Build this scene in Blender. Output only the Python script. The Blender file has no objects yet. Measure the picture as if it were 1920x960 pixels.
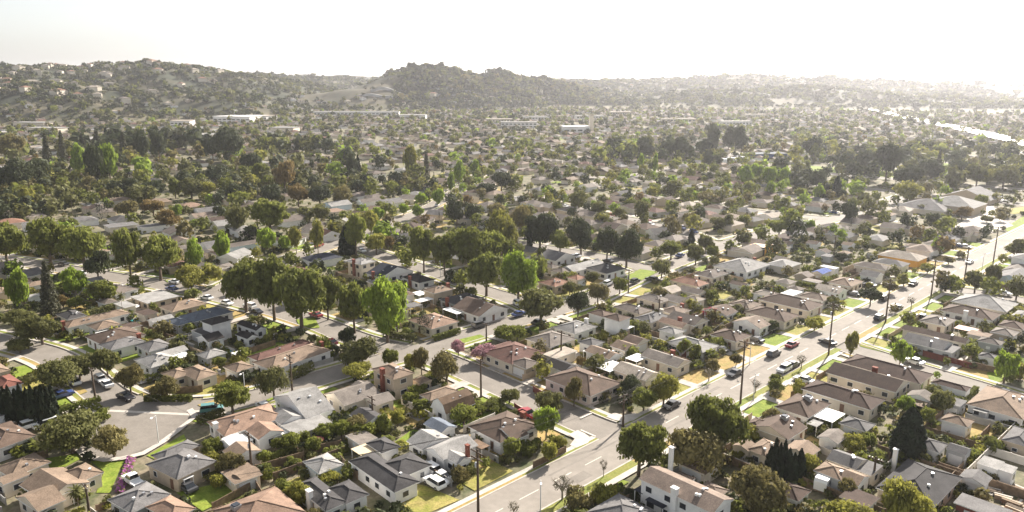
import bpy, bmesh, math, random
import numpy as np
from mathutils import Vector

# ---------------------------------------------------------------- camera, sky, sun, exposure
S = bpy.context.scene
COL = S.collection
CAM_H = 75.0
FPX = 1416.0 / 1920.0
cam_d = bpy.data.cameras.new('camera')
cam_d.sensor_width = 36.0
cam_d.lens = 36.0 * FPX
cam_d.clip_start = 1.0
cam_d.clip_end = 40000.0
cam = bpy.data.objects.new('camera', cam_d)
COL.objects.link(cam)
cam.location = (0, 0, CAM_H)
cam.rotation_euler = (math.radians(90) - math.atan(340.0 / 1416.0), 0, 0)
S.camera = cam

SUN_AZ, SUN_EL = math.radians(33.0), math.radians(29.0)      # azimuth clockwise from +Y
world = bpy.data.worlds.new('World'); S.world = world
world.use_nodes = True
nt = world.node_tree
bg = nt.nodes['Background']
sky = nt.nodes.new('ShaderNodeTexSky'); sky.sky_type = 'NISHITA'; sky.sun_disc = False
sky.sun_elevation = SUN_EL; sky.sun_rotation = SUN_AZ
sky.air_density = 1.0; sky.dust_density = 1.6; sky.ozone_density = 2.0; sky.altitude = 100
hs = nt.nodes.new('ShaderNodeHueSaturation'); hs.inputs['Saturation'].default_value = 0.3; hs.inputs['Value'].default_value = 1.12   # a milky, nearly white sky
nt.links.new(sky.outputs[0], hs.inputs['Color']); nt.links.new(hs.outputs[0], bg.inputs['Color'])
bg.inputs['Strength'].default_value = 0.065
sun_d = bpy.data.lights.new('sun', 'SUN'); sun_d.energy = 5.0; sun_d.angle = math.radians(0.6)
sun_d.color = (1.0, 0.925, 0.83)
sun = bpy.data.objects.new('sun', sun_d); COL.objects.link(sun)
sd = Vector((math.sin(SUN_AZ) * math.cos(SUN_EL), math.cos(SUN_AZ) * math.cos(SUN_EL), math.sin(SUN_EL)))
sun.rotation_euler = sd.to_track_quat('Z', 'Y').to_euler()
S.view_settings.view_transform = 'Standard'; S.view_settings.look = 'None'
S.view_settings.gamma = 1.0; S.view_settings.use_curve_mapping = False
S.view_settings.exposure = 1.42
S.render.engine = 'CYCLES'
cy = S.cycles
cy.max_bounces = 6; cy.diffuse_bounces = 2; cy.glossy_bounces = 2; cy.transmission_bounces = 3; cy.transparent_max_bounces = 6
cy.volume_bounces = 1
cy.use_denoising = True
HAZE_DENSITY = 0.000072
HAZE_G = 0.62
random.seed(7)
rng = np.random.default_rng(11)
# ---------------------------------------------------------------- traced layout, in decimetres on the ground
HOUSES = """
w bn 0|-1047 1423 35 53 h 28|-1061 1443 18 36 g 28@56
c tn 0|-929 1302 32 30 h 28|-921 1258 20 16 g 28@56
c tn 0|-801 1272 22 29 h 28|-829 1235 35 44 G 28|-825 1186 21 37 g 28@56
t gy 0|-631 1310 38 46 h 28|-663 1360 36 20 h 28@56
g gy 0|-654 1190 33 34 h 28@56
t rt 0|-584 1156 21 34 h 28@56
t rt 0|-431 1145 53 51 h 28@43
w rt 0|-569 1498 63 41 h 28|-515 1445 26 27 G 28@43
w wh 0|-567 1396 16 25 g 28@56
w tn 0|-532 1357 26 23 G 28@43
w lg 0|-472 1581 32 70 g 28|-490 1514 26 28 G 28|-443 1485 39 39 f 28@43
b lg 0|-360 1309 24 28 h 28@43
w dg 0|-339 1202 20 52 h 28|-293 1208 22 31 h 28@43
w dg 0|-241 1279 25 70 h 28|-205 1301 36 32 h 28@43
w dg 0|-258 1382 20 26 h 28@43
w bl 0|-152 1469 20 27 G 28@43
w lg 0|-169 1404 33 24 G 28|-121 1374 40 28 g 28|-108 1335 16 22 G 28@43
w bn 0|-17 1465 51 46 h 28|-6 1441 20 33 g 28@43
w ti 0|298 1170 29 68 G 56|313 1255 16 16 h 28|359 1216 17 20 h 28@43
t gy 0|186 1140 40 39 h 28@43
w tn 0|601 1280 23 24 h 28|630 1256 22 16 G 28@43
c gy 0|645 1322 25 26 G 28|672 1294 25 16 f 28@43
w bn 0|652 1568 49 36 h 28@43
c bn 0|562 1461 38 38 g 28|521 1478 23 16 h 28@43
c tn 0|503 1371 31 20 h 28|466 1380 16 16 g 28@43
c db 0|767 1629 37 73 h 28@43
c db 0|870 1729 40 75 G 28@43
c db 0|945 1786 41 86 h 28@43
w db 0|1048 1682 16 35 h 28@43
g gy 0|1005 1589 21 16 f 28@43
w tn 0|1115 1586 69 50 h 28@43
w tn 0|956 1494 22 24 h 28@43
w gy 0|838 1385 24 23 h 28@43
g gy 0|885 1365 16 16 G 28@43
t dg 0|741 1239 69 43 h 28@43
w lg 0|915 1311 20 16 f 28|930 1294 16 16 f 28@43
t gy 0|1043 1417 41 22 h 28@43
r gy 0|808 1160 21 35 f 28@43
w rd 0|-1223 1702 22 40 h 28@51
t tn 0|-1296 1784 16 32 h 28@51
w gy 0|-1134 1536 16 32 g 28@51
w tn 0|-1266 2189 83 28 h 28|-1208 2127 32 31 h 28@51
w bn 0|-1126 2033 53 53 h 28@51
w gy 0|-1077 1972 43 33 h 28|-981 1955 31 36 h 28@51
w lg 0|-923 1848 36 42 h 28|-914 1906 35 19 g 28@51
c tn 0|-783 1761 26 43 h 28|-833 1756 23 28 h 28@51
g lg 0|-799 1892 27 25 h 28@51
c tn 0|-693 1798 24 28 h 28@51
w tn 0|-577 1871 84 40 h 28@51
w rb 0|-622 1921 79 22 h 28@51
w bk 0|-851 2018 23 31 g 28@51
w bk 0|-859 2089 29 28 h 54@51
g bl 0|-945 2232 60 40 h 28@51
g bl 0|-1000 2160 22 33 h 28@51
c tn 0|-1057 2324 53 40 h 28@51
t lg 0|-1195 2423 49 56 f 28@51
w lg 0|-1067 2185 30 18 g 28@51
w bk 0|-770 2120 16 46 G 28|-755 2038 17 27 G 28@51
g dg 0|-890 2068 16 36 f 28@51
w dg 0|-1360 2224 26 40 h 28@51
w lg 0|-1593 2448 32 19 f 28@51
w tn 0|-1684 2582 38 24 h 28@51
t tn 0|-1757 2497 21 30 h 28@51
c lg 0|-1248 2333 18 36 f 28@51
g gy 0|-1508 2632 22 23 g 28@51
c lg 0|-577 2807 34 38 h 54@51
w nb 0|-458 2745 68 45 G 28@43
w bk 0|-342 2654 33 51 h 28@43
w bn 0|-101 2295 57 60 G 28@43
g dg 0|-168 2398 54 39 h 28@43
t tn 0|-250 2465 38 29 h 40@43
c rt 0|-238 2167 47 55 h 28@43
c rb 0|4 1898 56 54 h 28@43
t gb 0|34 1825 26 29 h 28@43
c rb 0|-25 1949 26 17 g 28@43
t tn 0|-287 1706 28 42 h 54|-219 1714 16 16 h 28@43
w br 0|-133 1574 38 26 b 26@43
t tn 0|-170 1636 37 19 h 28@43
c tg 0|-370 1629 44 40 g 28|-357 1673 25 16 G 28|-304 1604 24 24 g 28@43
w dg 0|-314 1514 23 30 G 28@43
p bn 0|171 1709 52 68 h 28@43
w bk 0|126 1807 26 31 G 28@43
c tg 0|109 2007 48 44 h 28@43
c lt 0|128 1900 39 22 f 28@43
w gy 0|220 1981 24 24 h 28@43
c tn 0|308 1949 28 24 G 28@43
c bn 0|346 1996 26 24 G 28@43
w tn 0|243 1898 24 39 G 28@43
c lt 0|312 1766 30 47 G 28@43
c tg 0|401 1856 29 53 G 28@43
w lg 0|498 1966 37 52 h 28@43
c bn 0|623 2038 37 39 h 28@43
w tb 0|715 2145 28 42 g 28@43
c bn 0|806 2235 43 61 h 28@43
c bn 0|909 2362 48 80 h 28@43
c tb 0|754 2338 37 34 h 28@43
w lt 0|864 2454 27 36 h 28@43
w bn 0|654 2265 31 38 g 28@43
c gb 0|532 2182 37 46 G 28@43
c rt 0|485 2145 22 39 G 28@43
w lg 0|462 2079 22 27 h 28@43
c gy 0|428 2203 45 29 h 28@43
c tg 0|470 2401 32 44 h 28@43
c tg 0|543 2392 29 32 G 28@43
c tb 0|513 2270 35 30 h 28@43
c lt 0|544 2503 30 29 g 28@43
c gb 0|620 2493 25 39 G 28@43
c lt 0|604 2398 23 25 h 28@43
c te 0|639 2610 35 54 h 28@43
c gb 0|743 2722 50 38 h 28@43
w lg 0|896 2851 84 66 h 28@43
w bn 0|310 2121 26 28 h 54@43
w lg 0|186 2110 45 39 h 28@43
w bn 0|277 2240 25 30 h 28@43
c gb 0|382 2290 30 48 h 28@43
t te 0|154 2599 42 38 h 28@43
c te 0|238 2665 26 24 h 28@43
w dg 0|356 2797 52 51 h 28@43
w lg 0|272 2835 83 37 g 28@43
w gy 0|183 2993 56 45 G 28@43
c gy 0|78 2970 23 23 h 28@43
c gb 0|137 2851 20 43 h 28@43
w gb 0|190 2765 31 30 h 28@43
c lg 0|1537 2353 62 72 h 28@43
w bn 0|1431 2251 43 66 h 28@43
c tg 0|1286 2172 42 34 h 28@43
c db 0|1208 2043 21 76 G 28@43
g gy 0|1151 1979 37 48 G 28|1185 1930 30 16 f 28@43
g tg 0|1332 1987 22 26 h 28@43
w gy 0|1257 1876 16 18 h 28@43
t tg 0|1420 2065 29 27 h 28@43
c bn 0|1485 2127 32 29 h 28@43
w lg 0|1575 2219 45 24 h 28@43
b gy 0|1844 2676 71 49 g 28@43
c tg 0|1931 2806 64 24 h 28@43
w lg 0|2009 2881 41 31 h 54@43
w lt 0|1100 2506 32 41 G 28@43
c tn 0|1194 2606 49 38 h 28@43
w tb 0|1014 2423 30 40 h 28@43
w wh 0|952 2470 31 21 f 28@43
c bt 0|1167 2753 35 20 g 28@43
w gy 0|1335 2710 32 29 G 28@43
c gb 0|1397 2835 32 56 h 28@43
c gy 0|1494 2890 36 53 h 28@43
w wh 0|1224 2822 16 28 f 28@43
c lg 0|1065 2873 51 43 h 28@43
o lt 0|1599 3007 49 72 h 28@43
b lg 0|-999 4267 62 48 g 28@43
w gb 0|-841 4399 62 32 g 28@43
w gy 0|-710 4351 62 48 g 28@43
w gb 0|-1136 3809 62 48 g 28@43
w gb 0|-1579 3505 56 48 G 28@43
w gy 0|-1305 3195 34 48 g 28@43
b gb 0|-1179 3222 62 28 g 28@43
w gy 0|-1768 3655 62 37 f 28@43
c gy 0|-1933 3668 62 48 f 28@43
c rt 0|-1821 4213 62 47 h 28@43
w gy 0|-1663 4076 62 41 g 28@43
c tn 0|-2322 4429 62 42 h 28@43
t tn 0|-2074 4370 62 48 h 28@43
w gy 0|-2198 3795 62 46 h 28@43
c te 0|-2530 3730 62 48 h 28@43
w gy 0|-2357 3689 61 34 g 28@43
t rb 0|-1312 2864 38 34 h 28@43
c bn 0|-267 4508 46 48 G 28@43
t lg 0|2491 4204 110 120 h 45@43
c gy 0|2339 4204 110 120 h 28@43
t gy 0|2808 4570 110 120 g 28@43
c bn 0|2105 4323 33 48 h 28@43
c tn 0|2132 4590 58 48 h 28@43
w tn 0|1967 3954 59 48 h 28@43
c tg 0|1599 4438 62 48 h 28@43
w nb 0|-772 2975 62 48 h 28@43
c rt 0|-971 4075 40 48 f 28@43
w rt 0|-822 3568 57 44 g 28@43
w te 0|-857 3443 46 33 G 28@43
"""
COVERS = """
cr -786 1230 14 12 24 51
wh -606 1270 10 10 24 51
wh -551 1420 10 20 24 51
cr -294 1371 19 19 26 43
br -66 1396 11 20 24 43
db 233 1215 12 10 30 43
db 252 1174 10 19 30 43
wh 692 1526 31 24 27 43
lg 651 1494 16 12 23 43
ta 925 1591 18 15 25 43
lg 1045 1553 15 14 26 43
lg 864 1278 17 10 22 43
wh -879 1891 17 22 26 51
wh -488 1451 19 18 24 43
wh -315 2474 20 24 26 43
wh -291 2399 28 17 26 43
wh -185 2279 16 37 26 43
gy -322 2339 25 23 26 43
wh 253 1812 33 24 26 43
wh 329 1872 26 19 26 43
pk 1338 2105 22 31 25 43
wh 332 2129 25 22 24 43
wh 109 1976 17 15 25 43
wh -1177 2069 19 18 26 51
wh -736 1913 14 13 24 51
wh 215 1928 21 13 25 43
"""
TREES = """
b -4424 6711 239 260
s -3761 6130 304 113
s -3975 6711 281 85
s -4048 7161 215 121
s -3985 7308 239 144
c -4027 7566 237 53
s -3452 6753 268 114
d -3168 6506 286 138
d -3123 6711 295 161
f2 -3196 5580 248 127
d -2900 5220 295 126
f2 -2857 5353 287 144
d -3146 4746 230 237
d -3205 5093 192 181
d -2501 6627 309 280
d -2650 6711 225 161
d -2040 5220 148 237
g -1751 5246 164 134
r -1477 4880 215 160
d -1958 5640 191 168
g -2086 4641 133 93
o -2537 4746 112 169
d -2360 4661 114 166
d -2208 4620 119 152
o -1978 4620 129 165
y -1895 4661 107 100
d -1685 4539 108 136
d -1400 4349 134 131
r -1244 4349 134 137
d -1120 4349 134 156
b -995 4349 119 124
y -733 5436 268 108
s -643 5670 192 64
d -1169 5493 186 101
c -1151 5640 163 40
l2 -373 5246 164 97
l2 -274 5522 145 94
l2 -400 4880 129 63
d -70 4926 140 133
d -187 4768 75 122
d -960 4996 114 114
d 1190 6753 198 171
d 1381 6753 189 143
d 1500 6753 222 152
d 1611 6929 136 127
d 1890 7161 289 151
d 2111 7409 247 146
d 2182 7210 261 152
d 1640 6275 128 106
d 1707 6275 106 89
f2 1640 5246 138 112
f2 1749 5380 141 107
f2 1746 5118 153 102
f2 1856 5118 153 87
l 990 5826 172 54
l 1084 5732 174 53
d 2026 4996 132 135
d 2666 6753 222 190
y 3101 7409 134 156
d 2708 5795 196 172
c 2741 5795 184 49
d 2673 5380 292 160
d 2444 5380 160 160
d 2692 5118 153 218
d 2997 5380 160 199
s 3202 5670 216 72
d 3207 5380 160 176
o 3165 5118 171 153
y 3558 6506 128 230
o 3347 5118 153 189
y 3316 5246 101 134
d 3521 5246 138 156
o -894 1402 86 111
b -800 1384 64 79
g -632 1580 79 91
b -818 1661 58 76
b -918 1692 79 67
o -1032 1804 74 63
o -1105 1730 74 118
o -1092 1784 66 88
o -563 1661 81 76
o -393 1862 74 98
g -317 1855 58 50
y -393 1780 44 78
b -232 1815 77 44
y -264 1826 56 34
b -162 1750 87 82
o -6 1640 40 55
l 72 1462 78 52
o 85 1580 56 65
b 144 1626 66 45
d 278 1676 53 61
y 349 1614 78 74
g 301 1597 58 67
f 243 1312 123 107
f 403 1376 139 122
b 343 1298 97 108
b 430 1165 90 105
y 652 1121 94 85
y 573 1134 53 81
y 569 1312 44 45
b 606 1231 39 37
y 695 1402 38 50
l 888 1575 47 46
o 970 1575 61 53
o 1001 1670 35 41
g 909 1522 44 40
f2 1230 1763 89 67
y 1274 1773 53 40
l 1024 1873 79 62
l 1073 1784 23 19
s2 916 1927 81 41
y 681 1673 45 33
t 756 1851 43 31
k 659 1760 24 29
t 588 1698 37 31
t 91 1226 52 46
t 175 1306 41 18
t 3 1167 38 24
y 73 1361 45 34
g -2 1373 50 38
t 494 1770 37 37
b 591 1870 39 34
g 466 1939 52 44
g 484 1892 56 40
y 908 2155 45 61
d2 1190 2402 63 67
b 1327 2553 47 49
y 1422 2642 46 54
y 1605 2823 43 62
b 1767 2966 38 52
b 1878 3076 30 45
t 1311 2373 47 32
b 1231 2327 29 28
o 1635 2566 78 83
o 1742 2642 86 54
o 1727 2482 79 77
y 1604 2299 34 68
l2 -1609 2361 142 87
l2 -1509 2514 116 96
s -1473 2305 184 78
g -1360 2408 88 92
g -1426 2361 47 59
r -1473 2373 46 46
o -1469 2150 67 86
o -1341 2040 86 116
o -1362 1972 42 68
g -2006 2914 194 170
g -1839 2923 193 188
g -1668 2856 185 179
d -1549 2730 107 96
g -1414 2707 204 127
g -1315 2730 174 160
y -1140 2586 90 114
k -1090 2475 40 51
l2 -1254 2889 123 70
l2 -1185 3011 136 79
l -1607 3747 41 43
l2 -1069 3203 116 93
o -1324 3564 143 118
g -1139 3491 196 207
r -1963 4075 89 134
r -1713 3707 89 112
b -2049 3965 106 131
l -1818 4043 65 64
f -861 2338 171 149
f -743 2251 213 140
f -636 2170 192 177
f -578 2262 135 94
g -469 2136 163 105
f2 -358 2057 185 129
d -461 2001 68 54
f -89 2520 158 141
f2 22 2457 164 134
g -343 2847 184 108
g -258 2799 169 106
g -164 2807 192 152
g -93 2897 162 127
y -34 3104 188 131
g -11 2897 115 97
d -281 3789 135 109
d -193 3831 100 99
b -84 3875 104 111
l -504 3965 78 74
l -593 4075 65 70
l -531 4367 85 87
l -434 4367 107 75
s2 -831 3153 147 60
s2 -927 3163 117 60
l -990 3213 71 65
g -664 3133 173 100
s2 -670 3515 129 86
l -699 3860 90 78
y -581 3153 93 101
r -544 3234 67 61
o -1076 3890 74 89
o -1000 3890 90 101
o 89 2215 121 145
d2 206 2256 94 77
b 287 2420 74 79
g 378 2546 60 71
o 294 2671 51 55
o 202 2540 50 52
g 15 2062 53 55
g -12 2057 50 95
o 564 2753 77 77
o 743 2966 89 82
g 831 3048 66 62
g 924 3133 44 32
g 662 3057 82 102
o 831 3163 87 69
d 121 3203 170 158
g 206 3153 100 105
d 291 3104 156 126
d 393 3038 140 97
d 455 2914 154 136
b 51 3539 150 117
o 374 4174 123 114
o 467 3995 93 92
o 569 3965 58 80
o 674 3875 121 89
o 979 4620 109 138
b 1144 4423 80 133
d 706 3363 50 83
o 1017 3667 67 74
o 1070 3667 75 74
b 896 3775 69 71
g 1035 3276 61 57
g 1162 3420 38 54
g 1269 3515 85 107
g 1330 3515 85 76
f2 1434 3577 73 77
d 1706 3775 129 81
l 1834 4481 119 77
d 1352 3011 41 53
d 2078 3640 93 84
k 2075 3564 68 93
y 2378 4500 126 161
r 2399 3965 63 91
g 2684 4277 86 73
o 2469 3860 39 67
b 2658 4027 53 81
o 2125 3095 74 94
r 182 1862 33 28
g 2069 4926 77 70
l 1612 4661 107 60
g 1795 4661 67 86
k 373 2289 35 44
o 865 3224 43 47
k -1089 2022 35 45
g -771 1862 30 42
g -454 1413 39 44
g -402 1402 36 37
g -391 1448 43 49
g -360 1460 45 50
b -331 1484 43 55
g -313 1509 38 39
g -275 1491 42 41
y -251 1522 38 40
g -481 1413 27 33
y -344 1279 31 40
y -386 1207 44 50
k -417 1233 32 39
g -433 1436 33 33
g -600 1380 44 54
b -541 1308 45 57
y -544 1269 30 36
g -491 1359 29 30
k -464 1298 22 22
g -105 1522 53 65
g -131 1548 26 36
g -236 1632 33 45
g -206 1589 33 44
k -79 1589 26 44
k -37 1603 24 54
o 617 1548 26 24
p -748 1165 62 37
p -1221 2262 86 37
p -2491 4043 155 49
p -2386 4043 123 52
p -2337 4091 86 53
p 123 2066 24 19
c -1108 1527 88 15
c -1093 1522 95 16
c -1086 1532 83 15
c -1070 1524 97 16
c -1060 1530 86 16
c -1044 1522 94 15
c -1037 1530 87 16
c -1022 1524 94 15
c -1016 1532 87 16
c -1011 1540 87 14
c 481 1275 81 17
c 493 1286 92 14
c 500 1281 84 15
c 511 1288 87 13
c 518 1282 73 15
c 527 1279 66 13
c 541 1286 71 15
c 795 1384 109 45
c -703 3143 132 64
c -2122 3817 147 22
c -2108 3817 139 19
c -2142 3934 125 23
c 75 3133 127 25
c 807 3319 71 22
c 2048 4725 128 51
c 1367 1963 59 12
c 1408 1972 65 13
c -275 2112 73 9
c -265 2108 77 9
c -256 2103 77 9
c -246 2098 74 9
"""
STREETS = {
 'crossA': (9.6, [(17.0, 152.7), (8.7, 162.3), (0.0, 171.4), (-11.1, 183.6), (-23.6, 196.3), (-36.6, 202.2), (-47.8, 210.3), (-57.2, 220.5), (-76.8, 236.1), (-92.6, 246.3), (-104.6, 254.0), (-119.3, 262.1), (-137.2, 271.5), (-153.4, 278.4), (-174.9, 288.9), (-196.1, 299.3), (-231.4, 312.4)]),
 'parB': (9.2, [(-88.0, 162.6), (-77.4, 160.8), (-69.3, 162.3), (-61.7, 166.7), (-53.0, 175.0), (-44.3, 183.6), (-34.8, 191.5), (-26.7, 198.0), (-14.1, 210.3), (-1.2, 222.5), (13.9, 235.5), (25.9, 247.5), (35.9, 261.4), (49.5, 279.9), (64.0, 296.6), (76.2, 311.4), (100.1, 338.6), (125.1, 361.5), (153.2, 380.3), (172.0, 398.0), (205.7, 422.5)]),
 'crossC': (9.0, [(-75.9, 160.3), (-81.8, 159.7), (-93.9, 165.5), (-104.0, 175.0), (-111.3, 182.6), (-123.2, 193.1), (-135.1, 200.5), (-161.2, 212.2)]),
 'parD': (9.2, [(-105.1, 255.3), (-102.8, 270.0), (-97.2, 289.7), (-92.2, 308.5), (-84.4, 323.4), (-78.9, 342.0), (-70.1, 360.2), (-59.3, 393.4), (-48.8, 426.0), (-38.2, 488.0), (-30.9, 543.6), (-23.3, 599.2)]),
 'crossE': (9.0, [(-77.9, 342.0), (-62.7, 320.3), (-40.5, 295.7), (-26.3, 280.7), (-13.7, 262.8), (1.8, 247.5), (10.3, 232.7)]),
 'crossF': (9.0, [(-15.2, 350.3), (0.0, 338.6), (23.3, 321.3), (42.5, 307.6), (55.6, 286.4)]),
 'crossG': (9.6, [(92.6, 206.6), (99.3, 194.7), (107.4, 182.6), (114.5, 173.7), (122.8, 160.8)]),
 'crossH': (9.0, [(155.2, 262.8), (164.1, 256.6), (178.5, 242.0)]),
 'crossI': (9.0, [(75.8, 483.4), (98.0, 457.9), (118.7, 436.7), (142.9, 415.7), (171.3, 396.5)]),
 'crossJ': (9.0, [(13.3, 466.1), (36.9, 429.5), (54.6, 407.5), (72.2, 383.1), (85.7, 360.2), (92.2, 330.8)]),
 'avenue': (10.4, [(-62.9,62.3),(219.8,331.0),(509.7,606.6)]),
}
BULB = [(-92.1, 159.7), (-91.2, 156.7), (-90.7, 151.4), (-90.2, 145.5), (-89.0, 142.5), (-85.5, 139.1), (-81.2, 137.6), (-78.1, 138.4), (-75.3, 140.2), (-73.8, 144.8), (-72.9, 149.6), (-71.8, 156.1), (-74.4, 159.7)]
LOT = [(212.4, 361.5), (279.1, 438.6), (283.1, 427.7), (261.9, 401.1), (255.3, 377.5), (228.8, 356.4)]
LAWNS = """
g -945 1376 -880 1402 -860 1391 -884 1330 -922 1354
g -839 1367 -812 1376 -776 1384 -766 1338 -740 1251 -766 1251 -792 1328
g -739 1391 -727 1425 -703 1484 -680 1448 -695 1402 -716 1376
g -712 1548 -656 1589 -622 1561 -654 1522
m -854 1676 -813 1730 -750 1737 -726 1724 -756 1686 -799 1667 -841 1661
d -909 1724 -891 1757 -863 1724 -880 1676
m -206 1215 -190 1288 -162 1275 -95 1227 -158 1176
m -99 1288 -37 1367 2 1330 -69 1258
d 515 1873 574 1963 604 1881 539 1819
d 642 1980 710 2044 729 1997 635 1904
g 549 1637 596 1686 638 1640 584 1580
m 529 1603 563 1583 534 1548 508 1561
m 625 1676 692 1757 719 1708 655 1655
d 764 1826 803 1855 808 1808 765 1773
g 836 1900 884 1947 900 1900 855 1862
g 986 2022 1083 2122 1101 2053 1034 1972
g 1104 2150 1160 2200 1181 2150 1122 2089
d 910 1436 995 1448 1075 1522 1038 1548 970 1522
d 604 1448 637 1477 660 1436 619 1402
m -455 1260 -409 1308 -373 1288 -386 1260 -424 1224
d -734 1632 -688 1676 -665 1646 -698 1603
g -246 1448 -215 1509 -184 1491 -216 1436
g -208 1413 -188 1429 -175 1413 -195 1397
g -582 1661 -544 1708 -507 1667 -547 1608
m 341 2432 406 2507 448 2482 377 2373
g 426 2776 507 2897 573 2856 465 2700
g 77 2066 161 2170 192 2150 123 2066
m 235 2262 273 2305 295 2272 251 2220
g 718 2897 804 2984 825 2940 736 2839
d 826 3029 907 3124 947 3066 869 2984
g 1187 1740 1226 1826 1290 1862 1302 1826
m 1639 3330 1787 3386 1756 3276 1624 3224
g 2447 3693 2794 4059 2796 3831 2404 3467
m 2753 4225 2986 4349 3025 4225 2767 4107
m -1234 1862 -1190 1908 -1150 1862 -1188 1808
d -1089 1708 -1068 1740 -1031 1708 -1049 1661
g -619 1251 -544 1288 -494 1260 -546 1190
g -535 1224 -491 1279 -462 1251 -486 1181
g 79 1251 170 1322 222 1288 133 1207
d 857 1380 888 1397 897 1376 866 1359
g -170 2066 -95 2122 -54 2066 -135 2001
g -171 2940 -125 3124 -55 3029 -116 2897
g -679 2262 -626 2283 -585 2185 -637 2170
g -1340 2776 -1296 2815 -1232 2737 -1276 2700
"""
FENCES = """
ta 1.8 861 1302 744 1190
wh 1.8 1089 1506 870 1308
wh 1.5 791 1397 676 1279
br 1.7 1125 1947 1202 1855
wh 1.5 577 1467 645 1384
br 1.2 6 1617 53 1548
br 1.5 52 1708 88 1655
ta 1.8 27 1773 85 1826
wd 1.8 -495 1322 -417 1376
wd 1.6 -432 1391 -354 1429
wd 1.6 42 1338 109 1402
wd 1.8 -527 1190 -478 1269
wd 1.8 -478 1269 -438 1207
gy 1.6 -519 1862 -479 1900
wd 1.8 191 1808 280 1862
ta 1.8 542 2210 634 2316
ta 1.8 275 2044 346 2112
ta 1.8 721 2262 851 2402
gy 1.8 1500 3104 1523 3011
wd 1.8 1258 2776 1395 2897
wd 1.5 659 1380 728 1402
wh 1.5 34 1826 81 1784
wd 1.7 -1174 2262 -1012 2160
wd 1.7 -338 1359 -294 1298
wd 1.8 -810 1692 -752 1708
wd 1.7 534 1288 500 1338
"""
HEDGES = """
1.6 2.0 -625 1269 -577 1322
1.6 2.0 -581 1318 -523 1376
1.4 1.6 -493 1363 -438 1413
2.0 2.5 -560 1784 -521 1844
1.2 1.8 -228 2066 -156 2136
1.0 1.5 -867 1655 -756 1655
1.5 2.0 -691 1532 -651 1575
2.0 3.0 -1016 1561 -950 1617
1.3 1.6 1048 1637 1128 1708
1.8 2.0 -376 2103 -278 2066
2.0 2.5 1015 2664 1076 2593
1.5 2.0 -1309 2344 -1286 2402
2.0 2.5 -1347 2272 -1297 2373
1.2 1.6 1068 1484 1145 1548
1.5 1.8 27 1380 55 1436
"""
CARS = """
wh -132 1295 s -
wh -145 1274 v -
wh -159 1327 v -
bk 372 1610 s a
gd 720 1940 v a
rd 800 2010 s a
wh 713 1825 v a
bk 750 1855 s a
wh 730 1766 s -
bk 912 2045 s a
bk 1270 2468 v a
bk 1168 2244 v a
bk 1274 2348 s a
bk 1474 2649 s a
wh 1865 2987 s a
bk 1295 2265 s -
gd 1189 2526 s -
gd 1296 2642 s -
wh 1070 1889 s x
wh 1179 1675 s x
wh -1046 1517 v a
wh -1018 1517 v a
wh -1037 1773 v x
wh -1001 1739 s x
bk -916 1663 s x
bu -1073 1675 s a
wh -1097 1746 s a
wh -570 1607 s -
tl -686 1596 v a
wh -1045 2481 s x
wh -954 2419 s x
bk -825 2325 s x
wh -422 2942 t x
bk -228 2708 s x
bk 521 2715 v -
bk 82 2218 s a
rd 36 1573 s -
bk 701 2059 s -
gd 578 1981 s -
bk 577 1797 s a
wh -712 1282 t -
gd -603 1261 s -
wh -482 2292 s x
wh -661 3801 s a
wh 592 1400 v -
gd 1852 4243 v x
bu 1778 4123 s x
bu 1990 3293 s -
wh 2014 3271 s -
rd -518 2041 s -
wh 270 3099 s x
bk 257 3079 s x
wh 784 3759 s x
wh 708 3787 s x
bk 394 3005 s x
"""
POLES = """
-57 1138 148
243 1522 75
534 1637 158
868 1951 151
1161 2235 141
1449 2507 133
1699 2737 138
1971 3002 151
2288 3297 153
-535 1711 95
-307 1537 65
-74 1676 98
-989 1664 80
132 1915 85
-74 2062 57
-505 1328 83
679 1282 57
457 2241 76
411 2566 86
-730 1165 69
679 2494 61
1327 3029 113
729 2262 61
875 2432 65
-338 2112 50
"""
LAMPS = """
-737 1441 44
570 1655 70
1522 2573 49
1862 2897 54
630 1881 45
50 1186 39
-272 2776 52
-636 1673 54
"""
# ---------------------------------------------------------------- helpers
def lin(*c):
    return (c[0], c[1], c[2], 1.0)

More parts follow.
